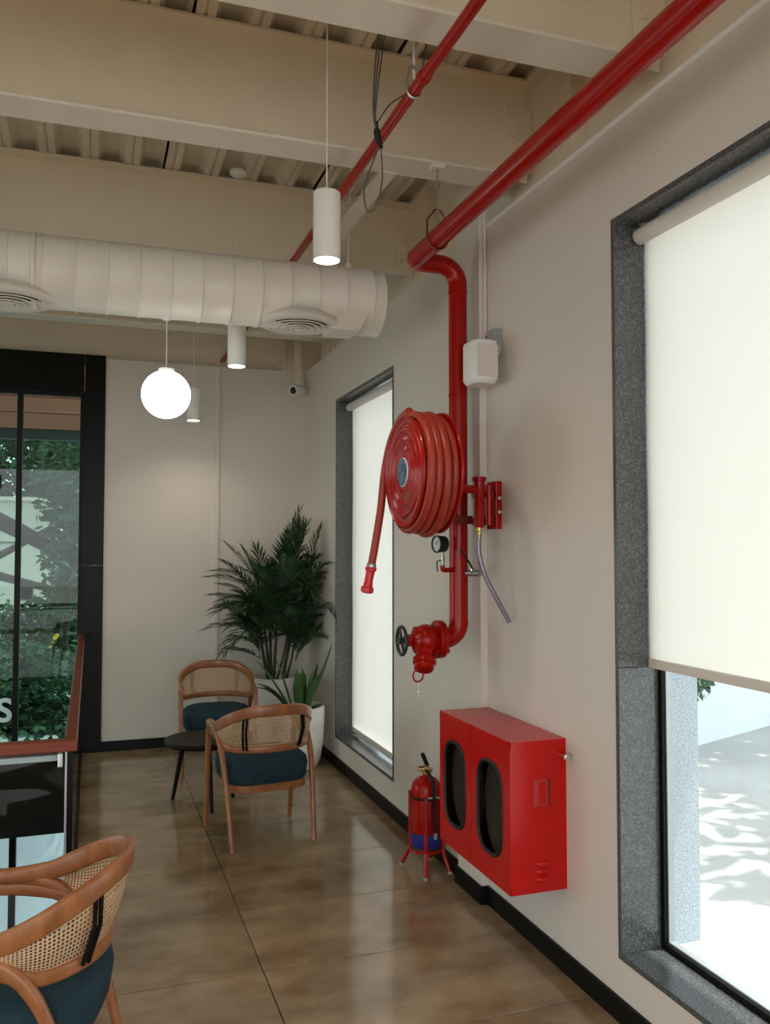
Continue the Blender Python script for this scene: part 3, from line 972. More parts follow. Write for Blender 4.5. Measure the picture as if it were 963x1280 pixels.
# ------------------------------------------------------------------ pressure gauge
g = thing("pressure_gauge", "small black round pressure gauge on a red elbow beside the riser", "gauge", (1.572, 3.765, 1.715))
ax = Vector((-0.98, -0.20, 0)).normalized()
m = MB(); m.lathe([(0.030, -0.030), (0.038, -0.026), (0.040, 0.010), (0.042, 0.012), (0.042, 0.022), (0.036, 0.023), (0.035, 0.016)], (0, 0, 0), ax, 32, caps=True); m.build("case", "black_rubber", g, smooth=True)
m = MB(); m.lathe([(0.0355, 0.0165), (0.0, 0.0167)], (0, 0, 0), ax, 32, caps=False); fa = m.build("dial", "label_white", g)
sd = Vector((0, 0, 1)).cross(ax)
m = MB(); m.tube([ax * 0.0190 - sd * 0.008, ax * 0.0190 + sd * 0.016 + Vector((0, 0, 0.018))], 0.0012, 5); m.build("needle", "black_paint", fa)
m = MB(); m.tube([(0.012, 0.004, -0.040), (0.016, 0.006, -0.110)], 0.009, 12); m.lathe([(0.013, 0), (0.013, 0.022)], (0.013, 0.005, -0.085), (0, 0, 1), 6); m.build("stem", "galvanised", g, smooth=True)
m = MB(); m.tube(catmull([(0.016, 0.006, -0.100), (0.017, 0.007, -0.116), (0.028, 0.016, -0.124), (0.093, 0.062, -0.124)], 6), 0.012, 12); m.build("elbow", "red_paint", g, smooth=True)
m = MB(); m.sweep(catmull([(0.004, -0.004, -0.078), (-0.020, -0.012, -0.085), (-0.018, -0.012, -0.130)], 6), [(0, 1, 0)] * 13, [0.010] * 13, [0.004] * 13); m.build("cock_lever", "black_rubber", g, smooth=True)

# drain cock and clear hose
dv = thing("drain_cock", "small steel drain cock with black lever on the riser", "valve", (RX + 0.03, RY - 0.03, 1.575))
m = MB(); m.lathe([(0.013, 0), (0.013, 0.02), (0.017, 0.021), (0.017, 0.04), (0.012, 0.041), (0.012, 0.07), (0.015, 0.071), (0.015, 0.085)], (-0.008, -0.01, 0), (0.45, -0.89, 0), 14); m.build("body", "galvanised", dv, smooth=True)
m = MB(); m.sweep(catmull([(0.006, -0.055, 0.018), (-0.02, -0.075, 0.05), (-0.075, -0.10, 0.112)], 6), [(0.6, 0.6, 0.3)] * 13, [0.014] * 13, [0.005] * 13); m.build("lever", "black_rubber", dv, smooth=True)
m = MB(); m.lathe([(0.009, 0), (0.009, 0.014)], (0.004, -0.05, 0.012), (0, 0, 1), 6); m.build("lever_nut", "chrome", dv)

# ------------------------------------------------------------------ hose reel
HX, HY, HZ = 1.285, 3.48, 2.025
hr = thing("hose_reel", "red fire hose reel drum with coiled hose on a swing arm", "hose reel", (HX, HY, HZ))
def disc(name, x, R, sgn, par, mat="red_paint"):
    pr = [(R, -0.008), (R + 0.004, -0.004), (R + 0.004, 0.0), (R - 0.006, 0.006), (R - 0.016, 0.000), (R - 0.028, -0.004), (R - 0.044, 0.001), (R - 0.052, 0.008), (R - 0.062, 0.006), (R - 0.070, -0.002),
          (R - 0.086, -0.003), (R - 0.096, 0.008), (R - 0.106, 0.006), (R - 0.114, -0.002), (R - 0.130, -0.002), (R - 0.140, 0.007), (R - 0.150, 0.006), (R - 0.158, 0.001), (0.066, 0.004), (0.0, 0.004)]
    m = MB(); m.lathe(pr, (x, 0, 0), (sgn, 0, 0), 56, caps=False)
    m.lathe([(R, -0.008), (0.0, -0.008)], (x, 0, 0), (sgn, 0, 0), 56, caps=False)
    return m.build(name, mat, par, smooth=True, angle=60)
fd = disc("front_disc", 0.0, 0.240, -1, hr)
disc("rear_disc", 0.165, 0.262, 1, hr)
m = MB(); m.lathe([(0.064, 0.004), (0.064, 0.007), (0.060, 0.009)], (0, 0, 0), (-1, 0, 0), 40, caps=False); m.build("label_ring", "label_white", fd, smooth=True)
m = MB(); m.lathe([(0.060, 0.004), (0.060, 0.0085), (0.0, 0.0088)], (0, 0, 0), (-1, 0, 0), 40, caps=False); lb = m.build("label_disc", "reel_label", fd, smooth=True)
lb["label"] = "round blue maker's label with a pale emblem"
m = MB(); m.lathe([(0.16, 0.008), (0.16, 0.157)], (0, 0, 0), (1, 0, 0), 40); m.build("drum", "red_dark", hr, smooth=True)
hrad = 0.0185
for k in range(4):
    xk = 0.030 + 0.0365 * k
    R = (0.250, 0.247, 0.250, 0.236)[k]
    sag = (0.0, 0.004, 0.016, 0.0)[k]
    m = MB()
    m.tube([(xk + 0.004 * math.sin(a + k), R * math.cos(a), R * math.sin(a) - sag * (1 - math.sin(a)) * 0.5) for a in [2 * PI * q / 64 for q in range(64)]], hrad, 12, closed=True)
    m.build("hose_turn", "red_hose", hr, smooth=True)
    m = MB(); R2 = R - 0.037
    m.tube([(xk, R2 * math.cos(a), R2 * math.sin(a)) for a in [2 * PI * q / 48 for q in range(48)]], hrad, 8, closed=True)
    m.build("hose_turn", "red_hose", hr, smooth=True)
# hanging end of the hose
hp = catmull([(0.034, 0.02, 0.272), (0.026, 0.13, 0.240), (0.016, 0.225, 0.150), (0.004, 0.272, 0.02), (-0.006, 0.295, -0.14), (-0.022, 0.315, -0.28), (-0.040, 0.33, -0.405)], 10)
m = MB(); m.tube(hp, hrad, 14); m.build("hanging_hose", "red_hose", hr, smooth=True)
d = (hp[-1] - hp[-3]).normalized()
m = MB(); m.lathe([(0.021, -0.004), (0.023, 0.0), (0.023, 0.012), (0.018, 0.014)], hp[-1], d, 18); m.build("hose_clip", "galvanised", hr, smooth=True)
m = MB(); m.lathe([(0.018, 0.008), (0.024, 0.012), (0.027, 0.018), (0.027, 0.028), (0.021, 0.032), (0.020, 0.085), (0.022, 0.090), (0.022, 0.104), (0.029, 0.108), (0.031, 0.116), (0.030, 0.130), (0.022, 0.136)], hp[-1], d, 24); nz = m.build("nozzle", "red_nozzle", hr, smooth=True)
# swing arm and wall bracket
AX, AY = 1.700 - HX, 3.60 - HY
m = MB(); m.tube([(0.160, 0.0, -0.055), (AX, AY, -0.062)], 0.019, 16); m.build("swing_arm", "red_paint", hr, smooth=True)
m = MB(); m.lathe([(0.045, 0), (0.045, 0.03), (0.02, 0.034)], (0.166, 0.0, 0.0), (1, 0, 0), 24); m.build("hub", "red_paint", hr, smooth=True)
m = MB(); m.tube([(0.175, 0, 0.02), (0.175, 0, -0.07)], 0.018, 12); m.build("hub_link", "red_paint", hr, smooth=True)
m = MB(); m.lathe([(0.020, -0.235), (0.024, -0.225), (0.024, -0.10), (0.027, -0.095), (0.027, -0.02), (0.034, -0.018), (0.034, -0.004), (0.030, 0.0)], (AX, AY, 0.0), (0, 0, 1), 24); m.build("hinge_tube", "red_paint", hr, smooth=True)
m = MB(); m.box(WX - 0.030 - HX, WX - HX, 3.615 - HY, 3.715 - HY, -0.24, -0.015); m.build("wall_plate", "red_paint", hr, bevel=0.003)
for z in (-0.075, -0.205):
    m = MB(); m.box(AX + 0.005, WX - 0.03 - HX, 3.635 - HY, 3.70 - HY, z - 0.016, z + 0.016); m.build("hinge_lug", "red_dark", hr, bevel=0.003)
m = MB(); m.tube([(AX + 0.060, AY + 0.02, -0.22), (AX + 0.060, AY + 0.02, -0.035)], 0.018, 14); m.build("hinge_pin", "red_paint", hr, smooth=True)
for z in (-0.095, -0.160):
    m = MB(); m.lathe([(0.010, 0), (0.010, 0.010), (0.006, 0.010), (0.006, 0.030)], (WX - 0.015 - HX, 3.615 - HY, z), (0, -1, 0), 6); m.build("anchor_bolt", "chrome", hr)
m = MB(); m.box(0.225, AX + 0.03, 3.735 - HY, 3.778 - HY, -0.215, -0.175); m.build("stop_bar", "red_dark", hr, bevel=0.003)
# clear drain hose
ch = thing("drain_hose", "clear plastic tube with a violet tint dangling below the reel hinge", "hose", (1.70, 3.60, 1.775))
m = MB(); m.lathe([(0.012, 0.018), (0.012, 0.0), (0.008, -0.004), (0.008, -0.035)], (0, 0, 0), (0, 0, 1), 14); m.build("hose_tail", "brass", ch, smooth=True)
m = MB(); m.tube(catmull([(0, 0, -0.015), (-0.002, 0, -0.10), (0.022, -0.02, -0.21), (0.062, -0.065, -0.32), (0.094, -0.115, -0.415)], 10), 0.0115, 12, caps=False); m.build("tube", "clear_hose", ch, smooth=True)
m = MB(); m.tube(catmull([(0.001, 0, -0.02), (-0.003, 0, -0.10), (0.021, -0.02, -0.21), (0.061, -0.065, -0.32), (0.093, -0.115, -0.41)], 10), 0.0045, 8); m.build("tube_core", "label_white", ch, smooth=True)

# ------------------------------------------------------------------ hose cabinet
CX0, CX1, CY0, CY1, CZ0, CZ1 = 1.577, WX, 3.06, 3.775, 0.334, 0.930
cb = thing("hose_cabinet", "large red steel fire hose cabinet with two oval-windowed doors on the wall", "cabinet", (CX1, CY0, CZ0))
def CB(x0, x1, y0, y1, z0, z1): return (x0 - CX1, x1 - CX1, y0 - CY0, y1 - CY0, z0 - CZ0, z1 - CZ0)
t = 0.006
m = MB(); xb = COL_X - 0.0
m.box(*CB(CX0, CX1, CY0, CY0 + t, CZ0, CZ1)); m.box(*CB(CX0, CX1, CY1 - t, CY1, CZ0, CZ1))
m.box(*CB(CX0, CX1, CY0 + t, CY1 - t, CZ0, CZ0 + t)); m.box(*CB(CX0, CX1, CY0 + t, CY1 - t, CZ1 - t, CZ1))
m.build("body", "red_cabinet", cb)
m = MB(); m.box(*CB(CX1 - 0.006, CX1, CY0 + t, CY1 - t, CZ0 + t, CZ1 - t)); m.build("back_panel", "shaded_inside", cb)
m = MB(); m.box(*CB(CX0 + 0.002, CX1 - 0.008, CY1 - t - 0.004, CY1 - t - 0.0005, CZ0 + t + 0.001, CZ1 - t - 0.001)); m.box(*CB(CX0 + 0.002, CX1 - 0.008, CY0 + t + 0.0005, CY0 + t + 0.004, CZ0 + t + 0.001, CZ1 - t - 0.001)); m.build("lining", "shaded_inside", cb)  # sheets added over the red inner sides, dark colour standing in for shade
def rrect(cy, cz, hw, hh, r, n=7):
    out = []
    for sy, sz, a0 in ((1, 1, 0), (-1, 1, 90), (-1, -1, 180), (1, -1, 270)):
        for k in range(n):
            a = math.radians(a0 + 90 * k / (n - 1))
            out.append((cy + sy * (hw - r) + r * math.cos(a), cz + sz * (hh - r) + r * math.sin(a)))
    return out
def rect_like(loop, y0, y1, z0, z1, cy, cz):
    out = []
    for (y, z) in loop:
        dy, dz = y - cy, z - cz
        s = min(((y1 - cy) if dy > 0 else (y0 - cy)) / dy if abs(dy) > 1e-6 else 1e9, ((z1 - cz) if dz > 0 else (z0 - cz)) / dz if abs(dz) > 1e-6 else 1e9)
        out.append((cy + dy * s, cz + dz * s))
    return out
mid = 3.425
for (y0, y1, wy0, wy1) in ((CY0, mid - 0.0015, 3.133, 3.352), (mid + 0.0015, CY1, 3.488, 3.708)):
    cy, cz, hw, hh = (wy0 + wy1) / 2, 0.630, (wy1 - wy0) / 2, 0.186
    inner = rrect(cy, cz, hw, hh, 0.088)
    z0, z1 = CZ0, CZ1
    # outer loop with the four true corners inserted
    outer = rect_like(inner, y0, y1, z0, z1, cy, cz)
    xa, xb = CX0 - 0.004, CX0
    n = len(inner)
    vs, fs = [], []
    for X in (xa, xb):
        vs += [(X, y, z) for y, z in outer] + [(X, y, z) for y, z in inner]
    corners = {}
    for i in range(n):
        j = (i + 1) % n
        fs += [(i, j, n + j, n + i), (2 * n + i, 3 * n + i, 3 * n + j, 2 * n + j), (n + i, n + j, 3 * n + j, 3 * n + i), (i, 2 * n + i, 2 * n + j, j)]
        (ya, za), (yb, zb) = outer[i], outer[j]
        if abs(ya - yb) > 1e-5 and abs(za - zb) > 1e-5:
            cyy = y1 if max(ya, yb) > y1 - 1e-5 else y0
            czz = z1 if max(za, zb) > z1 - 1e-5 else z0
            q = len(vs)
            vs += [(xa, cyy, czz), (xb, cyy, czz)]
            fs += [(i, q, j), (2 * n + i, 2 * n + j, q + 1)]
    m = MB(); m.add([(x - CX1, y - CY0, z - CZ0) for x, y, z in vs], fs)
    dr = m.build("door", "red_cabinet", cb)
    # rubber gasket
    m = MB(); m.tube([(CX0 - 0.004 - CX1, y - CY0, z - CZ0) for y, z in rrect(cy, cz, hw, hh, 0.088, 9)], 0.0085, 8, closed=True); m.build("gasket", "black_rubber", dr, smooth=True)
    m = MB(); lp = rrect(cy, cz, hw, hh, 0.088)
    k = len(lp)
    m.add([(CX0 - 0.003 - CX1, y - CY0, z - CZ0) for y, z in lp] + [(CX0 - CX1, y - CY0, z - CZ0) for y, z in lp], [tuple(range(k)), tuple(range(k, 2 * k))[::-1]])
    m.build("pane", "cabinet_glass", dr)
# recessed key pocket and louvres on the near end
m = MB(); m.box(*CB(1.676, 1.744, CY0 - 0.0035, CY0, 0.672, 0.776)); m.build("key_flap", "flap_red", cb, bevel=0.0015)
m = MB(); m.box(*CB(1.700, 1.730, CY0 - 0.006, CY0 - 0.0034, 0.680, 0.770)); m.build("key_flap_handle", "red_cabinet", cb, bevel=0.001)
m = MB(); m.box(*CB(1.740, 1.746, CY0 - 0.008, CY0 - 0.0005, 0.672, 0.778)); m.build("key_flap_hinge", "red_dark", cb)
for k in range(3):
    z = 0.385 + 0.030 * k
    m = MB(); vs, fs = [], []
    N = 8
    for i in range(N + 1):
        a = PI * i / N
        for dx, rr in ((-0.030, 0.0003), (-0.024, 0.008), (-0.014, 0.012), (0.014, 0.012), (0.024, 0.008), (0.030, 0.0003)):
            vs.append((1.716 + dx - CX1, -rr * math.sin(a), z - CZ0 - 0.012 * math.cos(a) * (0.5 + 0.5 * rr / 0.012)))
    for i in range(N):
        for j in range(5):
            q = i * 6 + j
            fs.append((q, q + 1, q + 7, q + 6))
    m.add(vs, fs); m.build("louvre", "red_cabinet", cb, smooth=True)
m = MB(); m.lathe([(0.010, 0), (0.010, 0.030), (0.014, 0.031), (0.014, 0.044), (0.008, 0.045), (0.008, 0.055)], (-0.022, 0.0, 0.532), (0, -1, 0), 12); m.build("pipe_stub", "chrome", cb, smooth=True)
# coiled canvas hose inside
hc = thing("canvas_hose", "pale canvas hose coiled inside the red cabinet", "hose", (1.655, 3.42, 0.36))
for q, (yc, R0) in enumerate(((0.175, 0.155), (-0.175, 0.155))):
    for k in range(7):
        R = R0 - 0.021 * k
        m = MB(); m.tube([(-0.02 + 0.004 * k, yc + R * math.cos(a), 0.26 + (R + 0.06) * math.sin(a)) for a in [2 * PI * i / 32 for i in range(32)]], 0.0095, 8, closed=True)
        m.build("coil_turn", "canvas_hose", hc, smooth=True)

# ------------------------------------------------------------------ extinguisher
ex = thing("fire_extinguisher", "red fire extinguisher with blue base band on a four-legged red stand", "fire extinguisher", (1.703, 4.275, 0))
m = MB(); m.lathe([(0.060, 0.118), (0.076, 0.126), (0.080, 0.140), (0.080, 0.425), (0.074, 0.452), (0.055, 0.474), (0.030, 0.486), (0.022, 0.490), (0.022, 0.505)], (0, 0, 0), (0, 0, 1), 36); m.build("cylinder", "red_paint", ex, smooth=True)
m = MB(); m.lathe([(0.0775, 0.128), (0.0812, 0.140), (0.0812, 0.200)], (0, 0, 0), (0, 0, 1), 36, caps=False); m.build("base_band", "blue_band", ex, smooth=True)
m = MB(); m.lathe([(0.020, 0.500), (0.024, 0.504), (0.024, 0.524), (0.016, 0.530), (0.014, 0.545)], (0, 0, 0), (0, 0, 1), 20); m.build("valve_body", "brass", ex, smooth=True)
m = MB(); m.sweep([(0.01, 0.01, 0.540), (-0.012, -0.012, 0.575), (-0.03, -0.02, 0.612)], [(0.7, -0.7, 0)] * 3, [0.022] * 3, [0.014] * 3); m.build("squeeze_handle", "black_rubber", ex, smooth=True)
m = MB(); m.sweep([(0.01, 0.01, 0.535), (-0.03, -0.03, 0.545), (-0.055, -0.045, 0.548)], [(0.7, -0.7, 0)] * 3, [0.020] * 3, [0.006] * 3); m.build("carry_handle", "black_rubber", ex, smooth=True)
m = MB(); m.tube([(-0.040 + 0.016 * math.cos(a), -0.02, 0.535 + 0.012 * math.sin(a)) for a in [2 * PI * k / 16 for k in range(16)]], 0.0035, 6, closed=True); m.build("safety_pin", "brass", ex, smooth=True)
m = MB(); m.lathe([(0.013, 0), (0.013, 0.012)], (0.020, -0.014, 0.522), (0.7, -0.7, 0), 16); m.build("gauge", "chrome", ex, smooth=True)
m = MB(); m.tube(catmull([(-0.008, -0.020, 0.515), (-0.012, -0.055, 0.520), (0.0, -0.086, 0.480), (0.006, -0.094, 0.38), (0.010, -0.093, 0.28), (0.014, -0.092, 0.205)], 8), 0.0085, 10); m.build("hose", "black_rubber", ex, smooth=True)
m = MB(); m.lathe([(0.010, 0), (0.011, 0.03)], (0.014, -0.0935, 0.185), (0, 0, 1), 12); m.build("hose_nozzle", "grey_box", ex, smooth=True)
m = MB(); m.box(-0.042, 0.040, -0.0845, -0.077, 0.385, 0.397); m.build("name_strip", "label_white", ex)
m = MB(); m.tube([(0.0855 * math.cos(a), 0.0855 * math.sin(a), 0.385) for a in [2 * PI * k / 32 for k in range(32)]], 0.006, 6, closed=True); m.build("strap", "black_rubber", ex, smooth=True)
m = MB(); m.tube([(0.088 * math.cos(a), 0.088 * math.sin(a), 0.112) for a in [2 * PI * k / 32 for k in range(32)]], 0.007, 8, closed=True); m.build("stand_ring", "red_paint", ex, smooth=True)
for (fx, fy) in ((-0.100, 0.112), (-0.058, -0.138), (0.094, -0.098), (0.075, 0.125)):
    d = Vector((fx, fy, 0)).normalized() * 0.0975
    pts = catmull([(d.x, d.y, 0.40), (d.x, d.y, 0.16), (d.x * 1.02, d.y * 1.02, 0.10), (fx, fy, 0.006)], 6)
    m = MB(); m.tube(pts, 0.0105, 8); lg = m.build("stand_leg", "red_paint", ex, smooth=True)
    m = MB(); m.lathe([(0.012, 0), (0.012, 0.012)], (fx, fy, 0), (0, 0, 1), 10); m.build("foot_cap", "grey_box", lg, smooth=True)

# ------------------------------------------------------------------ wall speaker
sk = thing("wall_speaker", "small white wall loudspeaker beside the red riser", "loudspeaker", (1.713, 3.60, 2.455))
m = MB()
vs, fs = [], []
sec = [(-0.064, 0.06), (-0.064, -0.035), (-0.050, -0.062), (-0.02, -0.072), (0.02, -0.072), (0.050, -0.062), (0.064, -0.035), (0.064, 0.06), (0.030, 0.085), (-0.030, 0.085)]
lv = [(0.0, 0.80), (0.010, 0.93), (0.022, 1.0), (0.185, 1.0), (0.198, 0.95), (0.203, 0.86)]
for z, s in lv:
    vs += [(x * s, y * s, z) for x, y in sec]
n = len(sec)
for i in range(len(lv) - 1):
    for k in range(n):
        l = (k + 1) % n
        fs.append((i * n + k, i * n + l, (i + 1) * n + l, (i + 1) * n + k))
fs += [tuple(range(n))[::-1], tuple((len(lv) - 1) * n + k for k in range(n))]
m.add(vs, fs); m.build("housing", "white_plastic", sk, smooth=True, angle=35)
m = MB(); m.box(-0.052, 0.052, -0.0745, -0.070, 0.028, 0.180); m.build("grille", "wall_paint", sk, bevel=0.004)
m = MB(); m.box(0.0, WX - 1.713, 0.06, 0.085, 0.20, 0.222); m.box(-0.02, 0.03, -0.01, 0.08, 0.203, 0.212); m.build("bracket_arm", "white_plastic", sk, bevel=0.002)
m = MB(); m.add([(0.055, 0.075, 0.215), (0.112, 0.075, 0.215), (0.112, 0.075, 0.275), (0.085, 0.075, 0.275), (0.055, 0.105, 0.215), (0.112, 0.105, 0.215), (0.112, 0.105, 0.275), (0.085, 0.105, 0.275)],
               [(0, 1, 2, 3), (7, 6, 5, 4), (0, 4, 5, 1), (1, 5, 6, 2), (2, 6, 7, 3), (3, 7, 4, 0)]); m.build("bracket_wedge", "black_rubber", sk)
m = MB(); m.tube(catmull([(0.060, 0.0, 0.165), (0.080, -0.01, 0.185), (0.092, -0.01, 0.165), (0.080, -0.005, 0.145), (0.074, 0.0, 0.120), (0.086, 0.01, 0.075), (0.090, 0.015, 0.04), (0.070, 0.02, 0.01)], 6), 0.004, 8); m.build("cable", "cable_white", sk, smooth=True)
jb = MB(); jb.box(WX - 0.050, WX, 3.600, 3.665, 2.62, 2.73)
jb = tag(jb.build("junction_box", "grey_box", bevel=0.003), "small grey junction box on the wall above the loudspeaker", "box")
m = MB(); m.box(WX - 0.053, WX - 0.050, 3.606, 3.659, 2.626, 2.724); m.build("cover", "grey_box", jb)

# ------------------------------------------------------------------ security camera
sc = thing("security_camera", "small white bullet security camera below the corner post", "camera", (1.735, 7.40, 3.09))
m = MB(); m.lathe([(0.040, -0.05), (0.050, -0.03), (0.050, 0.085), (0.045, 0.094), (0.044, 0.088)], (0, 0, 0), Vector((-0.72, -0.66, -0.14)), 24); m.build("housing", "white_plastic", sc, smooth=True)
m = MB(); m.lathe([(0.032, 0.0885), (0.026, 0.092), (0.0, 0.094)], (0, 0, 0), Vector((-0.72, -0.66, -0.14)), 24, caps=False); m.build("lens", "black_gloss", sc, smooth=True)
m = MB(); m.lathe([(0.046, 0.086), (0.030, 0.088)], (0, 0, 0), Vector((-0.72, -0.66, -0.14)), 24, caps=False); m.build("lens_ring", "white_plastic", sc, smooth=True)
m = MB(); m.tube([(0, 0, 0.02), (0.015, 0.06, 0.06)], 0.011, 10); m.lathe([(0.028, 0), (0.028, 0.012)], (0.015, 0.06, 0.04), (0, 0, 1), 16); m.build("mount", "white_plastic", sc, smooth=True)

# hanging data cables
def zs(P):
    return [(x, y, z * 1.30) for x, y, z in P]
hcab = thing("hanging_cables", "loose bundle of thin grey cables dangling beside the slim red pipe", "cables", (0.985, 3.0, 3.9))
for k, (dx, loop) in enumerate(((0.0, 0), (-0.012, 0), (0.014, 0))):
    m = MB(); m.tube(catmull(zs([(0.10 + dx, 0.10, -0.02), (0.055 + dx, 0.06, -0.16), (0.02 + dx * 0.7, 0.02, -0.32), (0.005 + dx * 0.3, 0.0, -0.44), (0.018, 0.0, -0.50)]), 8), 0.003, 6); m.build("cable", "cable_grey", hcab, smooth=True)
m = MB(); m.tube(catmull(zs([(0.10, 0.10, -0.02), (0.17, 0.04, -0.08), (0.215, 0.0, -0.20), (0.17, 0.0, -0.33), (0.07, 0.0, -0.40), (0.012, 0.0, -0.47)]), 8), 0.003, 6); m.build("cable", "cable_grey", hcab, smooth=True)
m = MB(); m.tube(catmull(zs([(0.012, 0, -0.46), (0.020, 0.006, -0.50), (0.032, 0.0, -0.535)]), 6), [0.008] * 4 + [0.014] * 5 + [0.009] * 4, 8); m.build("cable_knot", "black_rubber", hcab, smooth=True)
m = MB(); m.tube(catmull(zs([(0.030, 0, -0.53), (0.040, 0.01, -0.62), (0.020, 0.02, -0.70), (-0.015, 0.02, -0.72), (-0.03, 0.015, -0.66), (0.005, 0.005, -0.57), (0.028, 0, -0.53)]), 8), 0.003, 6); m.build("cable_loop", "cable_grey", hcab, smooth=True)

# ------------------------------------------------------------------ chairs
def plan(a):
    s, sg = abs(a), (1 if a >= 0 else -1)
    if s > 0.78:
        f = (s - 0.78) / 0.22
        return Vector((sg * 0.265, 0.02 - f * 0.215, 0)), Vector((sg, 0, 0))
    th = (1 - s / 0.78) * PI / 2
    return Vector((sg * 0.265 * math.cos(th), 0.02 + 0.225 * math.sin(th), 0)), Vector((sg * math.cos(th), math.sin(th), 0))
def rail_up(a):
    s = 1 - ss(0.1, 0.95, abs(a))
    p, n = plan(a)
    return p + n * 0.055 * s + Vector((0, 0, 0.640 + 0.135 * s)), n
def rail_low(a):
    s = 1 - ss(0.5, 0.95, abs(a))
    p, n = plan(a)
    return p + Vector((0, 0, 0.600 - 0.052 * s)), n
def cane_mesh():
    m = MB()
    nu, nv = 78, 13
    amax = 0.86
    def P(u, v):
        a = -amax + 2 * amax * u
        lo, n = rail_low(a); up, n2 = rail_up(a)
        lo = lo + Vector((0, 0, 0.012)); up = up - Vector((0, 0, 0.014))
        if up.z - lo.z < 0.004:
            up = lo + Vector((0, 0, 0.004))
        return lo.lerp(up, v) + n * 0.012 * math.sin(PI * v)
    idx = {}
    def vid(u, v):
        k = (round(u, 6), round(v, 6))
        if k not in idx:
            idx[k] = len(m.v)
            m.v.append(tuple(P(u, v)))
        return idx[k]
    for i in range(nu):
        for j in range(nv):
            u0, u1, v0, v1 = i / nu, (i + 1) / nu, j / nv, (j + 1) / nv
            uc, vc = (u0 + u1) / 2, (v0 + v1) / 2
            du, dv = (u1 - u0), (v1 - v0)
            ring_o = [(u1, vc), (u1, v1), (uc, v1), (u0, v1), (u0, vc), (u0, v0), (uc, v0), (u1, v0)]
            ring_i = []
            for q in range(8):
                an = q * PI / 4
                ring_i.append((uc + 0.31 * du * math.cos(an), vc + 0.31 * dv * math.sin(an)))
            O = [vid(*p) for p in ring_o]
            I = [vid(*p) for p in ring_i]
            for q in range(8):
                r = (q + 1) % 8
                m.f.append((O[q], O[r], I[r], I[q]))
    return m
def superellipse(hx, hy, n, k=40):
    out = []
    for i in range(k):
        a = 2 * PI * i / k
        c, s = math.cos(a), math.sin(a)
        out.append((math.copysign(abs(c) ** (2 / n), c) * hx, math.copysign(abs(s) ** (2 / n), s) * hy))
    return out
def layered(levels, hx, hy, n, cy=0.0, k=40):
    m = MB()
    vs, fs = [], []
    for z, ins in levels:
        vs += [(x, y + cy, z) for x, y in superellipse(hx - ins, hy - ins, n, k)]
    for i in range(len(levels) - 1):
        for q in range(k):
            r = (q + 1) % k
            fs.append((i * k + q, i * k + r, (i + 1) * k + r, (i + 1) * k + q))
    fs += [tuple(range(k))[::-1], tuple((len(levels) - 1) * k + q for q in range(k))]
    return m.add(vs, fs)
def make_chair():
    e = empty("cane_armchair")
    A = [-1 + 2 * i / 64 for i in range(65)]
    m = MB()
    up = [rail_up(a) for a in A]
    m.sweep([p for p, n in up], [n for p, n in up], [0.026 + 0.020 * ss(0.75, 1.0, abs(a)) for a in A], [0.062 - 0.018 * ss(0.7, 1, abs(a)) for a in A]); m.build("top_rail", "wood", e, smooth=True, angle=60)
    A2 = [-0.97 + 1.94 * i / 60 for i in range(61)]
    m = MB(); lw = [rail_low(a) for a in A2]
    m.sweep([p for p, n in lw], [n for p, n in lw], [0.024] * 61, [0.041] * 61); m.build("lower_rail", "wood", e, smooth=True, angle=60)
    cane_mesh().build("cane_back", "cane", e, smooth=True, angle=180)
    for a in (-0.30, 0.30):
        lo, n = rail_low(a); hi, n2 = rail_up(a * 0.92)
        sd = Vector((-n.y, n.x, 0))
        for off, mt, nm in ((0.010, "black_wood", "back_slat"), (-0.010, "black_wood", "back_slat")):
            m = MB(); m.sweep([lo + n * 0.018 + sd * off, (lo + hi) / 2 + n * 0.030 + sd * off, hi + n * 0.004 + sd * off], [sd] * 3, [0.012] * 3, [0.010] * 3); m.build(nm, mt, e, smooth=True)
    for s in (-1, 1):
        fr = catmull([(s * 0.268, -0.262, 0), (s * 0.270, -0.225, 0.30), (s * 0.271, -0.200, 0.52), (s * 0.271, -0.190, 0.59), (s * 0.270, -0.155, 0.632)], 8)
        k = len(fr)
        m = MB(); m.sweep(fr, [(1, 0, 0)] * k, [0.026 + 0.012 * i / k for i in range(k)], [0.026 + 0.016 * min(1, 1.6 * i / k) for i in range(k)]); m.build("leg", "wood", e, smooth=True, angle=60)
        rr = catmull([(s * 0.242, 0.262, 0), (s * 0.252, 0.212, 0.22), (s * 0.263, 0.152, 0.43), (s * 0.267, 0.100, 0.532), (s * 0.270, 0.035, 0.594), (s * 0.271, -0.055, 0.630), (s * 0.270, -0.155, 0.640)], 8)
        k = len(rr)
        m = MB(); m.sweep(rr, [(1, 0, 0)] * k, [0.026 + 0.012 * i / k for i in range(k)], [0.026 + 0.018 * min(1, 1.5 * i / k) for i in range(k)]); m.build("leg", "wood", e, smooth=True, angle=60)
    m = layered([(0.300, 0.0), (0.345, 0.0)], 0.238, 0.215, 4.5, 0.0, 48); m.build("seat_frame", "wood", e, bevel=0.004)
    lv = [(0.346, 0.020), (0.350, 0.006), (0.362, 0.0), (0.43, -0.010), (0.462, -0.004), (0.482, 0.020), (0.494, 0.055), (0.500, 0.12)]
    m = layered(lv, 0.248, 0.238, 3.2, 0.0, 56); m.build("seat", "fabric_blue", e, smooth=True)
    return e
chair = make_chair()
chair.location = (0.982, 5.130, 0); chair.rotation_euler = (0, 0, math.radians(186))
tag(chair, "wooden cane-back armchair turned away, in front of the white planters", "chair", group="cane armchairs")
c2 = copy_tree(chair); c2.location = (0.925, 6.62, 0); c2.rotation_euler = (0, 0, math.radians(-4))
tag(c2, "wooden cane-back armchair facing the viewer behind the small black table", "chair", group="cane armchairs")
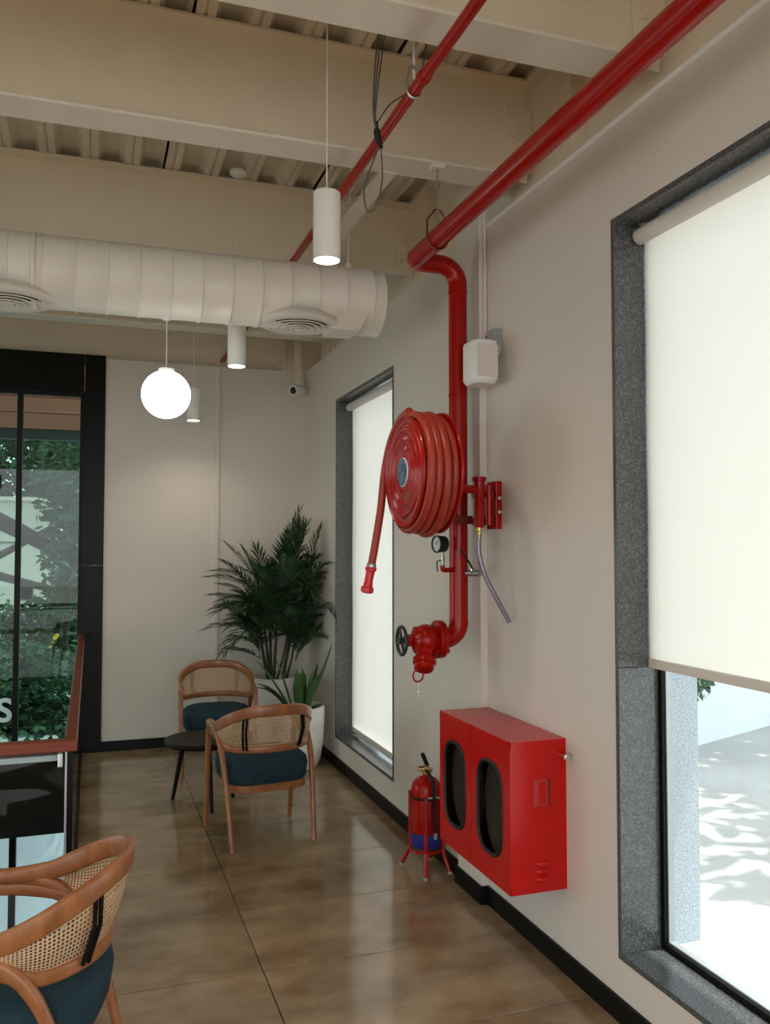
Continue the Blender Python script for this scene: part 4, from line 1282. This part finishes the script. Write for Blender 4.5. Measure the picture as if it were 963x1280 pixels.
c3 = copy_tree(chair); c3.location = (-0.175, 2.765, 0); c3.rotation_euler = (0, 0, math.radians(-103))
tag(c3, "close-up cane-back armchair cut off by the lower edge of the view, beside the railing", "chair", group="cane armchairs")

# ------------------------------------------------------------------ side table
st = thing("side_table", "low round black side table on three splayed legs between the armchairs", "table", (0.722, 5.835, 0))
m = MB(); m.lathe([(0.225, 0.396), (0.240, 0.400), (0.246, 0.408), (0.246, 0.428), (0.242, 0.434), (0.0, 0.435)], (0, 0, 0), (0, 0, 1), 48); m.build("table_top", "black_wood", st, smooth=True)
for a in (138, 279, 20):
    a = math.radians(a)
    m = MB(); m.tube([(0.235 * math.cos(a), 0.235 * math.sin(a), 0), (0.150 * math.cos(a), 0.150 * math.sin(a), 0.398)], [0.012, 0.019], 14); m.build("leg", "black_wood", st, smooth=True)

# ------------------------------------------------------------------ plants
def pot(e, r, h, mat="pot_white"):
    pr = [(0.0, 0.0), (r * 0.62, 0.0), (r * 0.74, 0.012), (r * 0.86, h * 0.16), (r * 0.95, h * 0.42), (r * 0.995, h * 0.75), (r, h - 0.006), (r - 0.006, h), (r - 0.018, h - 0.002), (r - 0.022, h - 0.05)]
    m = MB(); m.lathe(pr, (0, 0, 0), (0, 0, 1), 44, caps=False); m.build("pot", mat, e, smooth=True, angle=60)
    m = MB(); m.lathe([(r - 0.020, h - 0.045), (r * 0.5, h - 0.038), (0.0, h - 0.035)], (0, 0, 0), (0, 0, 1), 32, caps=False); m.build("soil", "soil", e, smooth=True)
pl = thing("potted_palm", "tall bushy dark green palm in a round white planter in the corner", "potted plant", (1.455, 7.10, 0))
pot(pl, 0.185, 0.625)
rnd = random.Random(3)
def frond(m, base, dirv, L, droop, lw, ll, n=15):
    """rachis with paired narrow leaflets"""
    dirv = Vector(dirv).normalized()
    side = dirv.cross(Vector((0, 0, 1)))
    if side.length < 0.05:
        side = Vector((1, 0, 0))
    side.normalize()
    pts = []
    p = Vector(base)
    d = dirv.copy()
    for i in range(n + 1):
        pts.append(p.copy())
        p = p + d * (L / n)
        d = (d + Vector((0, 0, -droop / n))).normalized()
    m.tube(pts, [0.0045 * (1 - 0.75 * i / n) for i in range(n + 1)], 5)
    for i in range(3, n + 1):
        t = i / n
        tan = (pts[i] - pts[i - 1]).normalized()
        nrm = side.cross(tan).normalized()
        l = ll * (0.55 + 0.45 * math.sin(PI * min(1, t * 0.95 + 0.08)))
        for s in (-1, 1):
            dd = (side * s * (0.78 - 0.45 * t) + tan * (0.62 + 0.4 * t) + nrm * 0.18 + Vector((rnd.uniform(-.12, .12), rnd.uniform(-.12, .12), rnd.uniform(-.12, .08)))).normalized()
            q = pts[i]
            e1 = q + dd * l * 0.45 + Vector((0, 0, 0.004))
            e2 = q + dd * l + Vector((0, 0, -0.035 * l / 0.2))
            wv = dd.cross(nrm).normalized() * lw
            m.add([q - wv * 0.3, q + wv * 0.3, e1 + wv, e1 + nrm * 0.004, e1 - wv, e2], [(0, 1, 2, 3), (0, 3, 4), (3, 2, 5), (4, 3, 5)])
def clamp_dir(d, base, L):
    # keep fronds off the two walls behind
    d = Vector(d)
    wx = WX - 0.06 - 1.455
    wy = BY - 0.06 - 7.10
    tip = Vector(base) + d * L
    if tip.x > wx:
        d.x -= (tip.x - wx) / L
    if tip.y > wy:
        d.y -= (tip.y - wy) / L
    return d.normalized()
def fix(m):
    ax_, ay_ = WX - 0.02 - 1.455, BY - 0.02 - 7.10
    m.v = [(min(x, ax_ + 0.05 * (x - ax_)) if x > ax_ - 0.0 else x, min(y, ay_), z) if x <= ax_ else (ax_, min(y, ay_), z) for x, y, z in m.v]
    return m
stems = []
for k in range(14):
    a = rnd.uniform(0, 2 * PI)
    r = rnd.uniform(0.02, 0.12)
    b0 = Vector((r * math.cos(a), r * math.sin(a), 0.585))
    h = rnd.uniform(0.34, 0.82)
    b1 = b0 + Vector((0.10 * math.cos(a) + rnd.uniform(-.03, .03), 0.10 * math.sin(a) + rnd.uniform(-.03, .03), h))
    m = MB(); m.tube([b0, (b0 + b1) / 2 + Vector((rnd.uniform(-.01, .01), rnd.uniform(-.01, .01), 0)), b1], [0.011, 0.009, 0.007], 8); m.build("stem", "palm_stem", pl, smooth=True)
    stems.append((b1, a))
for b1, a in stems:
    for q in range(7):
        aa = a + rnd.uniform(-1.9, 1.9)
        el = rnd.uniform(0.35, 1.4)
        L = rnd.uniform(0.26, 0.46)
        dv_ = clamp_dir((math.cos(aa) * math.cos(el), math.sin(aa) * math.cos(el), math.sin(el)), b1, L)
        m = MB(); frond(m, b1 - Vector((0, 0, rnd.uniform(0, 0.22))), dv_, L, rnd.uniform(0.3, 1.3), 0.0075, rnd.uniform(0.15, 0.22), 17)
        fix(m).build("frond", "palm_leaf", pl)
# chosen outer fronds that shape the silhouette
for (az, el, L, dr, bz) in ((185, 45, 0.50, 0.9, 1.25), (200, 30, 0.46, 1.0, 1.15), (175, 62, 0.50, 0.6, 1.30), (160, 70, 0.42, 0.5, 1.28), (230, 40, 0.52, 1.1, 1.10), (-60, 62, 0.55, 0.5, 1.42), (-40, 75, 0.55, 0.3, 1.45),
                            (-80, 55, 0.55, 1.2, 1.40), (-65, 35, 0.52, 1.4, 1.32), (120, 74, 0.42, 0.5, 1.28), (215, 15, 0.50, 1.2, 1.02), (-75, 70, 0.48, 0.4, 1.36), (195, 55, 0.52, 1.2, 1.25), (250, 60, 0.5, 1.0, 1.2)):
    a, el = math.radians(az), math.radians(el)
    bb = Vector((0.07 * math.cos(a), 0.07 * math.sin(a), bz))
    dv_ = clamp_dir((math.cos(a) * math.cos(el), math.sin(a) * math.cos(el), math.sin(el)), bb, L)
    m = MB(); frond(m, bb, dv_, L, dr, 0.008, 0.22, 17); fix(m).build("frond", "palm_leaf", pl)

for (bx, by, bz, az, el, L, dr) in ((0.14, -0.14, 1.40, -60, 80, 0.50, 0.2), (0.20, -0.20, 1.36, -40, 74, 0.50, 0.3), (0.16, -0.05, 1.38, 60, 82, 0.50, 0.2), (0.20, -0.25, 1.30, -75, 60, 0.48, 1.3), (0.22, -0.30, 1.12, -60, 45, 0.42, 1.6),
                                    (0.10, -0.2, 1.2, -100, 70, 0.45, 0.9), (-0.05, -0.15, 1.1, -120, 60, 0.45, 1.2), (-0.12, -0.1, 1.05, 200, 55, 0.42, 1.3), (-0.15, -0.05, 1.25, 190, 65, 0.42, 1.0)):
    a, el = math.radians(az), math.radians(el)
    dv_ = clamp_dir((math.cos(a) * math.cos(el), math.sin(a) * math.cos(el), math.sin(el)), (bx, by, bz), L)
    m = MB(); frond(m, (bx, by, bz), dv_, L, dr, 0.008, 0.21, 18); fix(m).build("frond", "palm_leaf", pl)

p2 = thing("potted_plant", "broad-leaved green plant in a white planter beside the far window", "potted plant", (1.545, 6.55, 0))
pot(p2, 0.200, 0.475)
def strap_leaf(base, az, el, L, W, droop):
    az, el = math.radians(az), math.radians(el)
    d = Vector((math.cos(az) * math.cos(el), math.sin(az) * math.cos(el), math.sin(el)))
    side = Vector((-math.sin(az), math.cos(az), 0))
    m = MB(); n = 10
    p = Vector(base)
    vs, fs = [], []
    for i in range(n + 1):
        t = i / n
        w = W * 1.25 * (0.25 + 0.75 * math.sin(PI * min(1, 0.12 + t * 0.86)) ** 1.2) if t < 1 else 0.001
        nn = side.cross(d).normalized()
        vs += [p - side * w + nn * w * 0.35, p, p + side * w + nn * w * 0.35]
        p = p + d * (L / n)
        d = (d + Vector((0, 0, -droop / n * (0.3 + 1.4 * t)))).normalized()
    for i in range(n):
        a = i * 3
        fs += [(a, a + 1, a + 4, a + 3), (a + 1, a + 2, a + 5, a + 4)]
    m.add(vs, fs)
    o = m.build("leaf", "plant_leaf", p2, smooth=True, angle=180)
    md = o.modifiers.new("thick", 'SOLIDIFY'); md.thickness = 0.0015
for (az, el, L, W, dr, ox, oy) in ((-35, 66, 0.58, 0.030, -0.15, 0.04, -0.02), (-75, 70, 0.46, 0.026, 2.0, 0.05, -0.04), (178, 62, 0.50, 0.034, 0.7, -0.05, -0.02), (205, 52, 0.46, 0.036, 1.2, -0.05, -0.04),
                                    (165, 74, 0.44, 0.030, 0.6, -0.03, 0.02), (245, 76, 0.36, 0.032, 0.7, 0.0, -0.04), (-20, 80, 0.32, 0.028, 1.0, 0.03, 0.0), (-85, 84, 0.34, 0.030, 0.4, 0.01, -0.02),
                                    (218, 28, 0.32, 0.026, 1.4, -0.04, -0.05), (-66, 36, 0.30, 0.024, 1.2, 0.05, -0.05), (60, 70, 0.30, 0.026, 0.8, 0.02, 0.03), (150, 50, 0.36, 0.028, 1.4, -0.04, 0.02), (-50, 78, 0.40, 0.028, 0.9, 0.05, -0.03)):
    strap_leaf((ox, oy, 0.43), az, el, L, W, dr)

# ------------------------------------------------------------------ outdoors
GZ = -0.22
m = MB()
m.box(WX + 0.32, 30, -20, 40, GZ - 0.3, GZ)
gr = tag(m.build("ground", "concrete_out"), "pale concrete yard outside the near window", "ground", kind="structure")
m = MB()
m.box(-40, WX + 0.31, 10.6, 60, GZ - 0.6, GZ - 0.3)
tag(m.build("ground_garden", "concrete_out"), "garden ground beyond the end glazing", "ground", kind="structure")
m = MB(); m.box(-12, 2.1, 10.4, 10.6, -3.4, GZ - 0.3)
tag(m.build("wall_retaining", "retaining_pale"), "pale grey-blue retaining wall below the garden, seen through the lower glazing", "wall", kind="structure")
m = MB(); m.box(-12, 2.1, BY + 0.1, 10.4, -3.5, -3.3)
tag(m.build("ground_areaway", "retaining_pale"), "pale floor of the sunken yard outside the lower glazing", "ground", kind="structure")
m = MB(); m.box(-40, LX - 0.2, -30, 10.4, -0.5, GZ)
tag(m.build("ground_left", "concrete_out"), "concrete ground beyond the opposite wall", "ground", kind="structure")
m = MB(); m.box(LX - 0.2, WX + 0.32, -30, FY - 0.2, GZ - 0.3, GZ)
tag(m.build("ground_front", "concrete_out"), "concrete ground outside behind the viewer", "ground", kind="structure")
# boundary wall of the yard
d = Vector((1.36, 0.52, 0)).normalized()
bw = thing("boundary_wall", "pale blue-white yard wall seen below the raised blind", "wall", (5.56, 6.92, GZ), math.atan2(d.y, d.x), kind="structure")
m = MB(); m.box(-2.6, 1.62, 0.0, 0.2, 0.0, 2.6); m.build("wall_length", "pale_wall_out", bw)
m = MB(); m.box(1.62, 1.98, -0.10, 0.25, 0.0, 2.7); m.build("wall_pier", "pale_wall_out", bw)
m = MB(); m.box(1.98, 9.0, 0.0, 0.2, 0.0, 2.6); m.build("wall_length", "pale_wall_out", bw)
# unseen canopy added to block sky light; overhang depth set to shade the blinds
m = MB(); m.box(-6.4, LX - 0.2, FY - 0.2, BY + 0.25, 2.75, 2.87)
tag(m.build("sky_block_canopy", "roof_felt"), "added unseen canopy blocking sky light over the openings of the opposite wall", "roof", kind="structure")
m = MB(); m.box(WX + 0.32, 3.25, FY - 0.2, BY + 1.2, 3.95, 4.06)
tag(m.build("sunshade_overhang", "roof_felt"), "unseen roof overhang sized to keep sun off the window blinds", "roof", kind="structure")
# slatted soffit beyond the end glazing
sf = thing("slatted_soffit", "red-brown slatted soffit hanging outside above the end glazing", "soffit", (0, 9.35, 0), kind="structure")
for k in range(5):
    m = MB(); m.box(-5, 1.5, 0.0, 0.10, 2.905 + 0.165 * k, 3.062 + 0.165 * k); m.build("slat", "soffit_brown", sf)
m = MB(); m.box(-5, 1.5, 0.02, 0.14, 2.80, 2.897); m.build("edge_beam", "house_dark", sf)

def leaves_mesh(m, centre, rad, count, size, rg, flat=0.0):
    c = Vector(centre)
    for _ in range(count):
        while True:
            p = Vector((rg.uniform(-1, 1), rg.uniform(-1, 1), rg.uniform(-1, 1)))
            if p.length <= 1:
                break
        q = c + Vector((p.x * rad[0], p.y * rad[1], p.z * rad[2]))
        a = Vector((rg.uniform(-1, 1), rg.uniform(-1, 1), rg.uniform(-0.8, 0.5))).normalized()
        b = a.cross(Vector((rg.uniform(-1, 1), rg.uniform(-1, 1), rg.uniform(-1, 1)))).normalized()
        s = size * rg.uniform(0.6, 1.3)
        n = a.cross(b) * s * 0.1
        m.add([q, q + a * s * 0.5 + b * s * 0.24 + n, q + a * s, q + a * s * 0.5 - b * s * 0.24 + n], [(0, 1, 2), (0, 2, 3)])
def tree(label, base, trunk, clumps, leaf, mat, seed, name="garden_tree", cat="tree", limbs=()):
    rg = random.Random(seed)
    e = thing(name, label, cat, base)
    if trunk:
        m = MB(); m.tube(catmull([(0, 0, -0.1), (trunk[1] * 0.4, 0.05, trunk[0] * 0.5), (trunk[1], 0, trunk[0])], 6), [trunk[2] * (1 - 0.5 * k / 12) for k in range(13)], 12); m.build("trunk", "bark", e, smooth=True)
    for L in limbs:
        pts = catmull(L[0], 8); k = len(pts)
        m = MB(); m.tube(pts, [L[1] * (1 - 0.55 * i / k) for i in range(k)], 10); m.build("branch", "bark", e, smooth=True)
    m = MB()
    for (c, r, n) in clumps:
        leaves_mesh(m, c, r, n, leaf, rg)
    m.build("foliage", mat, e)
    return e
# seen through the end glazing
tree("leafy tree with a thick slanting limb behind the end glazing", (-2.6, 13.6, GZ - 0.3), (3.2, 0.2, 0.20),
     [((0.6, 0.4, 4.6), (2.6, 1.4, 1.1), 1700), ((2.6, 0.8, 4.9), (1.4, 1.2, 1.0), 1000), ((-1.2, 0, 5.0), (1.5, 1.2, 1.2), 500)], 0.22, "leaf_out", 11,
     limbs=[([(0.1, 0, 2.9), (1.0, -0.2, 2.75), (2.0, -0.3, 2.25), (3.1, -0.4, 1.6)], 0.16), ([(0.1, 0, 1.5), (1.0, -0.1, 1.9), (2.2, 0.1, 2.6)], 0.08), ([(0.2, 0, 2.2), (1.2, 0, 1.85), (2.4, 0.1, 1.5)], 0.09)])
tree("dense pale-leaved tree close to the black granite jamb outside the glazing", (-0.35, 12.6, GZ - 0.3), (2.6, 0.1, 0.07),
     [((0.15, 0.1, 3.4), (0.62, 0.6, 1.4), 1100), ((0.25, 0, 1.9), (0.55, 0.5, 0.9), 700), ((0.2, 0, 4.6), (0.9, 0.7, 0.9), 700)], 0.15, "leaf_out_pale", 12)
for k, (x, y, r, n, mt, lab) in enumerate(((-0.45, 11.35, 0.62, 800, "leaf_out", "rounded dark shrub nearest the granite jamb outside"), (-1.35, 11.3, 0.66, 800, "leaf_out_pale", "pale green shrub outside left of the mullion"),
                                           (-2.4, 11.4, 0.7, 600, "leaf_out", "dark shrub further along outside the glazing"), (0.45, 11.45, 0.6, 500, "leaf_out_pale", "pale shrub hidden mostly by the granite jamb"), (-0.9, 11.9, 0.62, 900, "leaf_out_pale", "taller pale shrub behind the front shrubs outside"))):
    tree(lab, (x, y, GZ - 0.45), None, [((0, 0, 0.62), (r, 0.45, 0.65), n), ((0, 0, 0.3), (r, 0.45, 0.2), n // 2)], 0.13, mt, 20 + k, "garden_shrub", "shrub")
for k, (x, lab) in enumerate(((-0.35, "creeper trailing down the pale retaining wall below the dark shrub"), (-1.25, "creeper trailing down the retaining wall left of the mullion"), (-2.2, "creeper trailing down the retaining wall furthest from the jamb"))):
    tree(lab, (x, 10.16, -0.70), None, [((0, 0, 0), (0.66, 0.2, 0.50), 520)], 0.13, ("leaf_out", "leaf_out_pale", "leaf_out")[k], 90 + k, "trailing_creeper", "creeper")
# yellow blossom
e = thing("yellow_flowers", "small cluster of yellow flowers among the shrubs outside", "flowers", (-0.42, 11.6, 0.50))
rg = random.Random(5)
for k in range(7):
    m = MB(); m.lathe([(0.0, 0), (0.022, 0.01), (0.030, 0.03), (0.012, 0.026), (0.0, 0.02)], (rg.uniform(-.05, .05), rg.uniform(-.05, .05), rg.uniform(-.1, .1)), (rg.uniform(-.5, .5), -1, 0.4), 8, caps=False); m.build("blossom", "yellow_flower", e)
# house
hs = thing("house", "flat-roofed beige house behind the trees outside the glazing", "building", (-3.55, 24, GZ))
m = MB(); m.box(-6, 2.60, 0, 5, 0.0, 3.12); m.build("wall", "house_beige", hs)
m = MB(); m.box(-6.1, 2.68, -0.1, 5.1, 3.12, 3.22); m.build("roof_edge", "house_beige", hs)
m = MB(); m.box(-6, 2.61, -0.02, 0, 2.02, 2.06); m.build("string_course", "house_dark", hs)
for k in range(4):
    x = 2.05 - 0.85 * k
    m = MB(); m.box(x - 0.24, x + 0.12, -0.03, 0.0, 0.55, 0.98); wdw = m.build("window", "house_dark", hs)
    m = MB(); m.box(x - 0.21, x + 0.09, -0.035, -0.03, 0.58, 0.95); m.build("pane", "black_gloss", wdw)
for k, (x, y, sx, h, n, mt, lab) in enumerate(((2.2, 27, 2.6, 3.0, 2600, "leaf_out", "large dark tree far behind the house by the jamb side"), (-7.5, 33, 4.5, 4.0, 3200, "leaf_out", "broad tree crown rising behind the house"),
        (0.35, 19.0, 1.25, 2.4, 2400, "leaf_out_pale", "tall pale tree beside the beige house"), (-2.4, 35, 4.2, 4.6, 4200, "leaf_out", "far dark tree filling the gap beside the house"), (-2.6, 17.5, 1.5, 0.7, 1500, "leaf_out_pale", "low spreading tree before the house front"), (-0.55, 15.2, 0.9, 0.6, 1300, "leaf_out", "low dark tree behind the shrubs outside"))):
    low = h < 1
    tree(lab, (x, y, GZ - 0.3), (h, 0.2, 0.18 if not low else 0.06), [((0, 0, h + (1.6 if not low else 0.1)), (sx, sx * 0.7, 3.0 if not low else 0.75), n), ((0, -0.4, h * 0.55), (sx * 0.9, sx * 0.6, h * 0.55), n // 2)], 0.42 if not low else 0.2, mt, 40 + k)
# yard trees that shade the boundary wall and dapple the concrete
for k, (x, y, lab) in enumerate(((5.6, 4.6, "yard tree standing nearest, dappling the concrete outside the near window"), (7.3, 6.3, "yard tree shading the far concrete outside the near window"), (9.3, 8.6, "yard tree beyond the boundary wall"), (7.6, 9.8, "yard tree behind the pale yard wall"))):
    tree(lab, (x + 2.4, y - 0.6, GZ), (4.0, -0.6, 0.16), [((-0.9, 0, 5.2), (2.3, 1.9, 0.9), 620 if k == 0 else 1500), ((0.4, 0.3, 5.9), (1.8, 1.6, 0.8), 300 if k == 0 else 700)], 0.42, "leaf_out", 60 + k, "yard_tree")
# small climber hanging over the yard wall
tree("small pale plant hanging over the yard wall beside the outer jamb", (5.20, 6.60, 0.42), None, [((0, 0, 0.1), (0.30, 0.10, 0.22), 320), ((0.42, 0.13, 0.25), (0.34, 0.10, 0.16), 160)], 0.085, "leaf_out_pale", 80, "wall_plant", "plant")
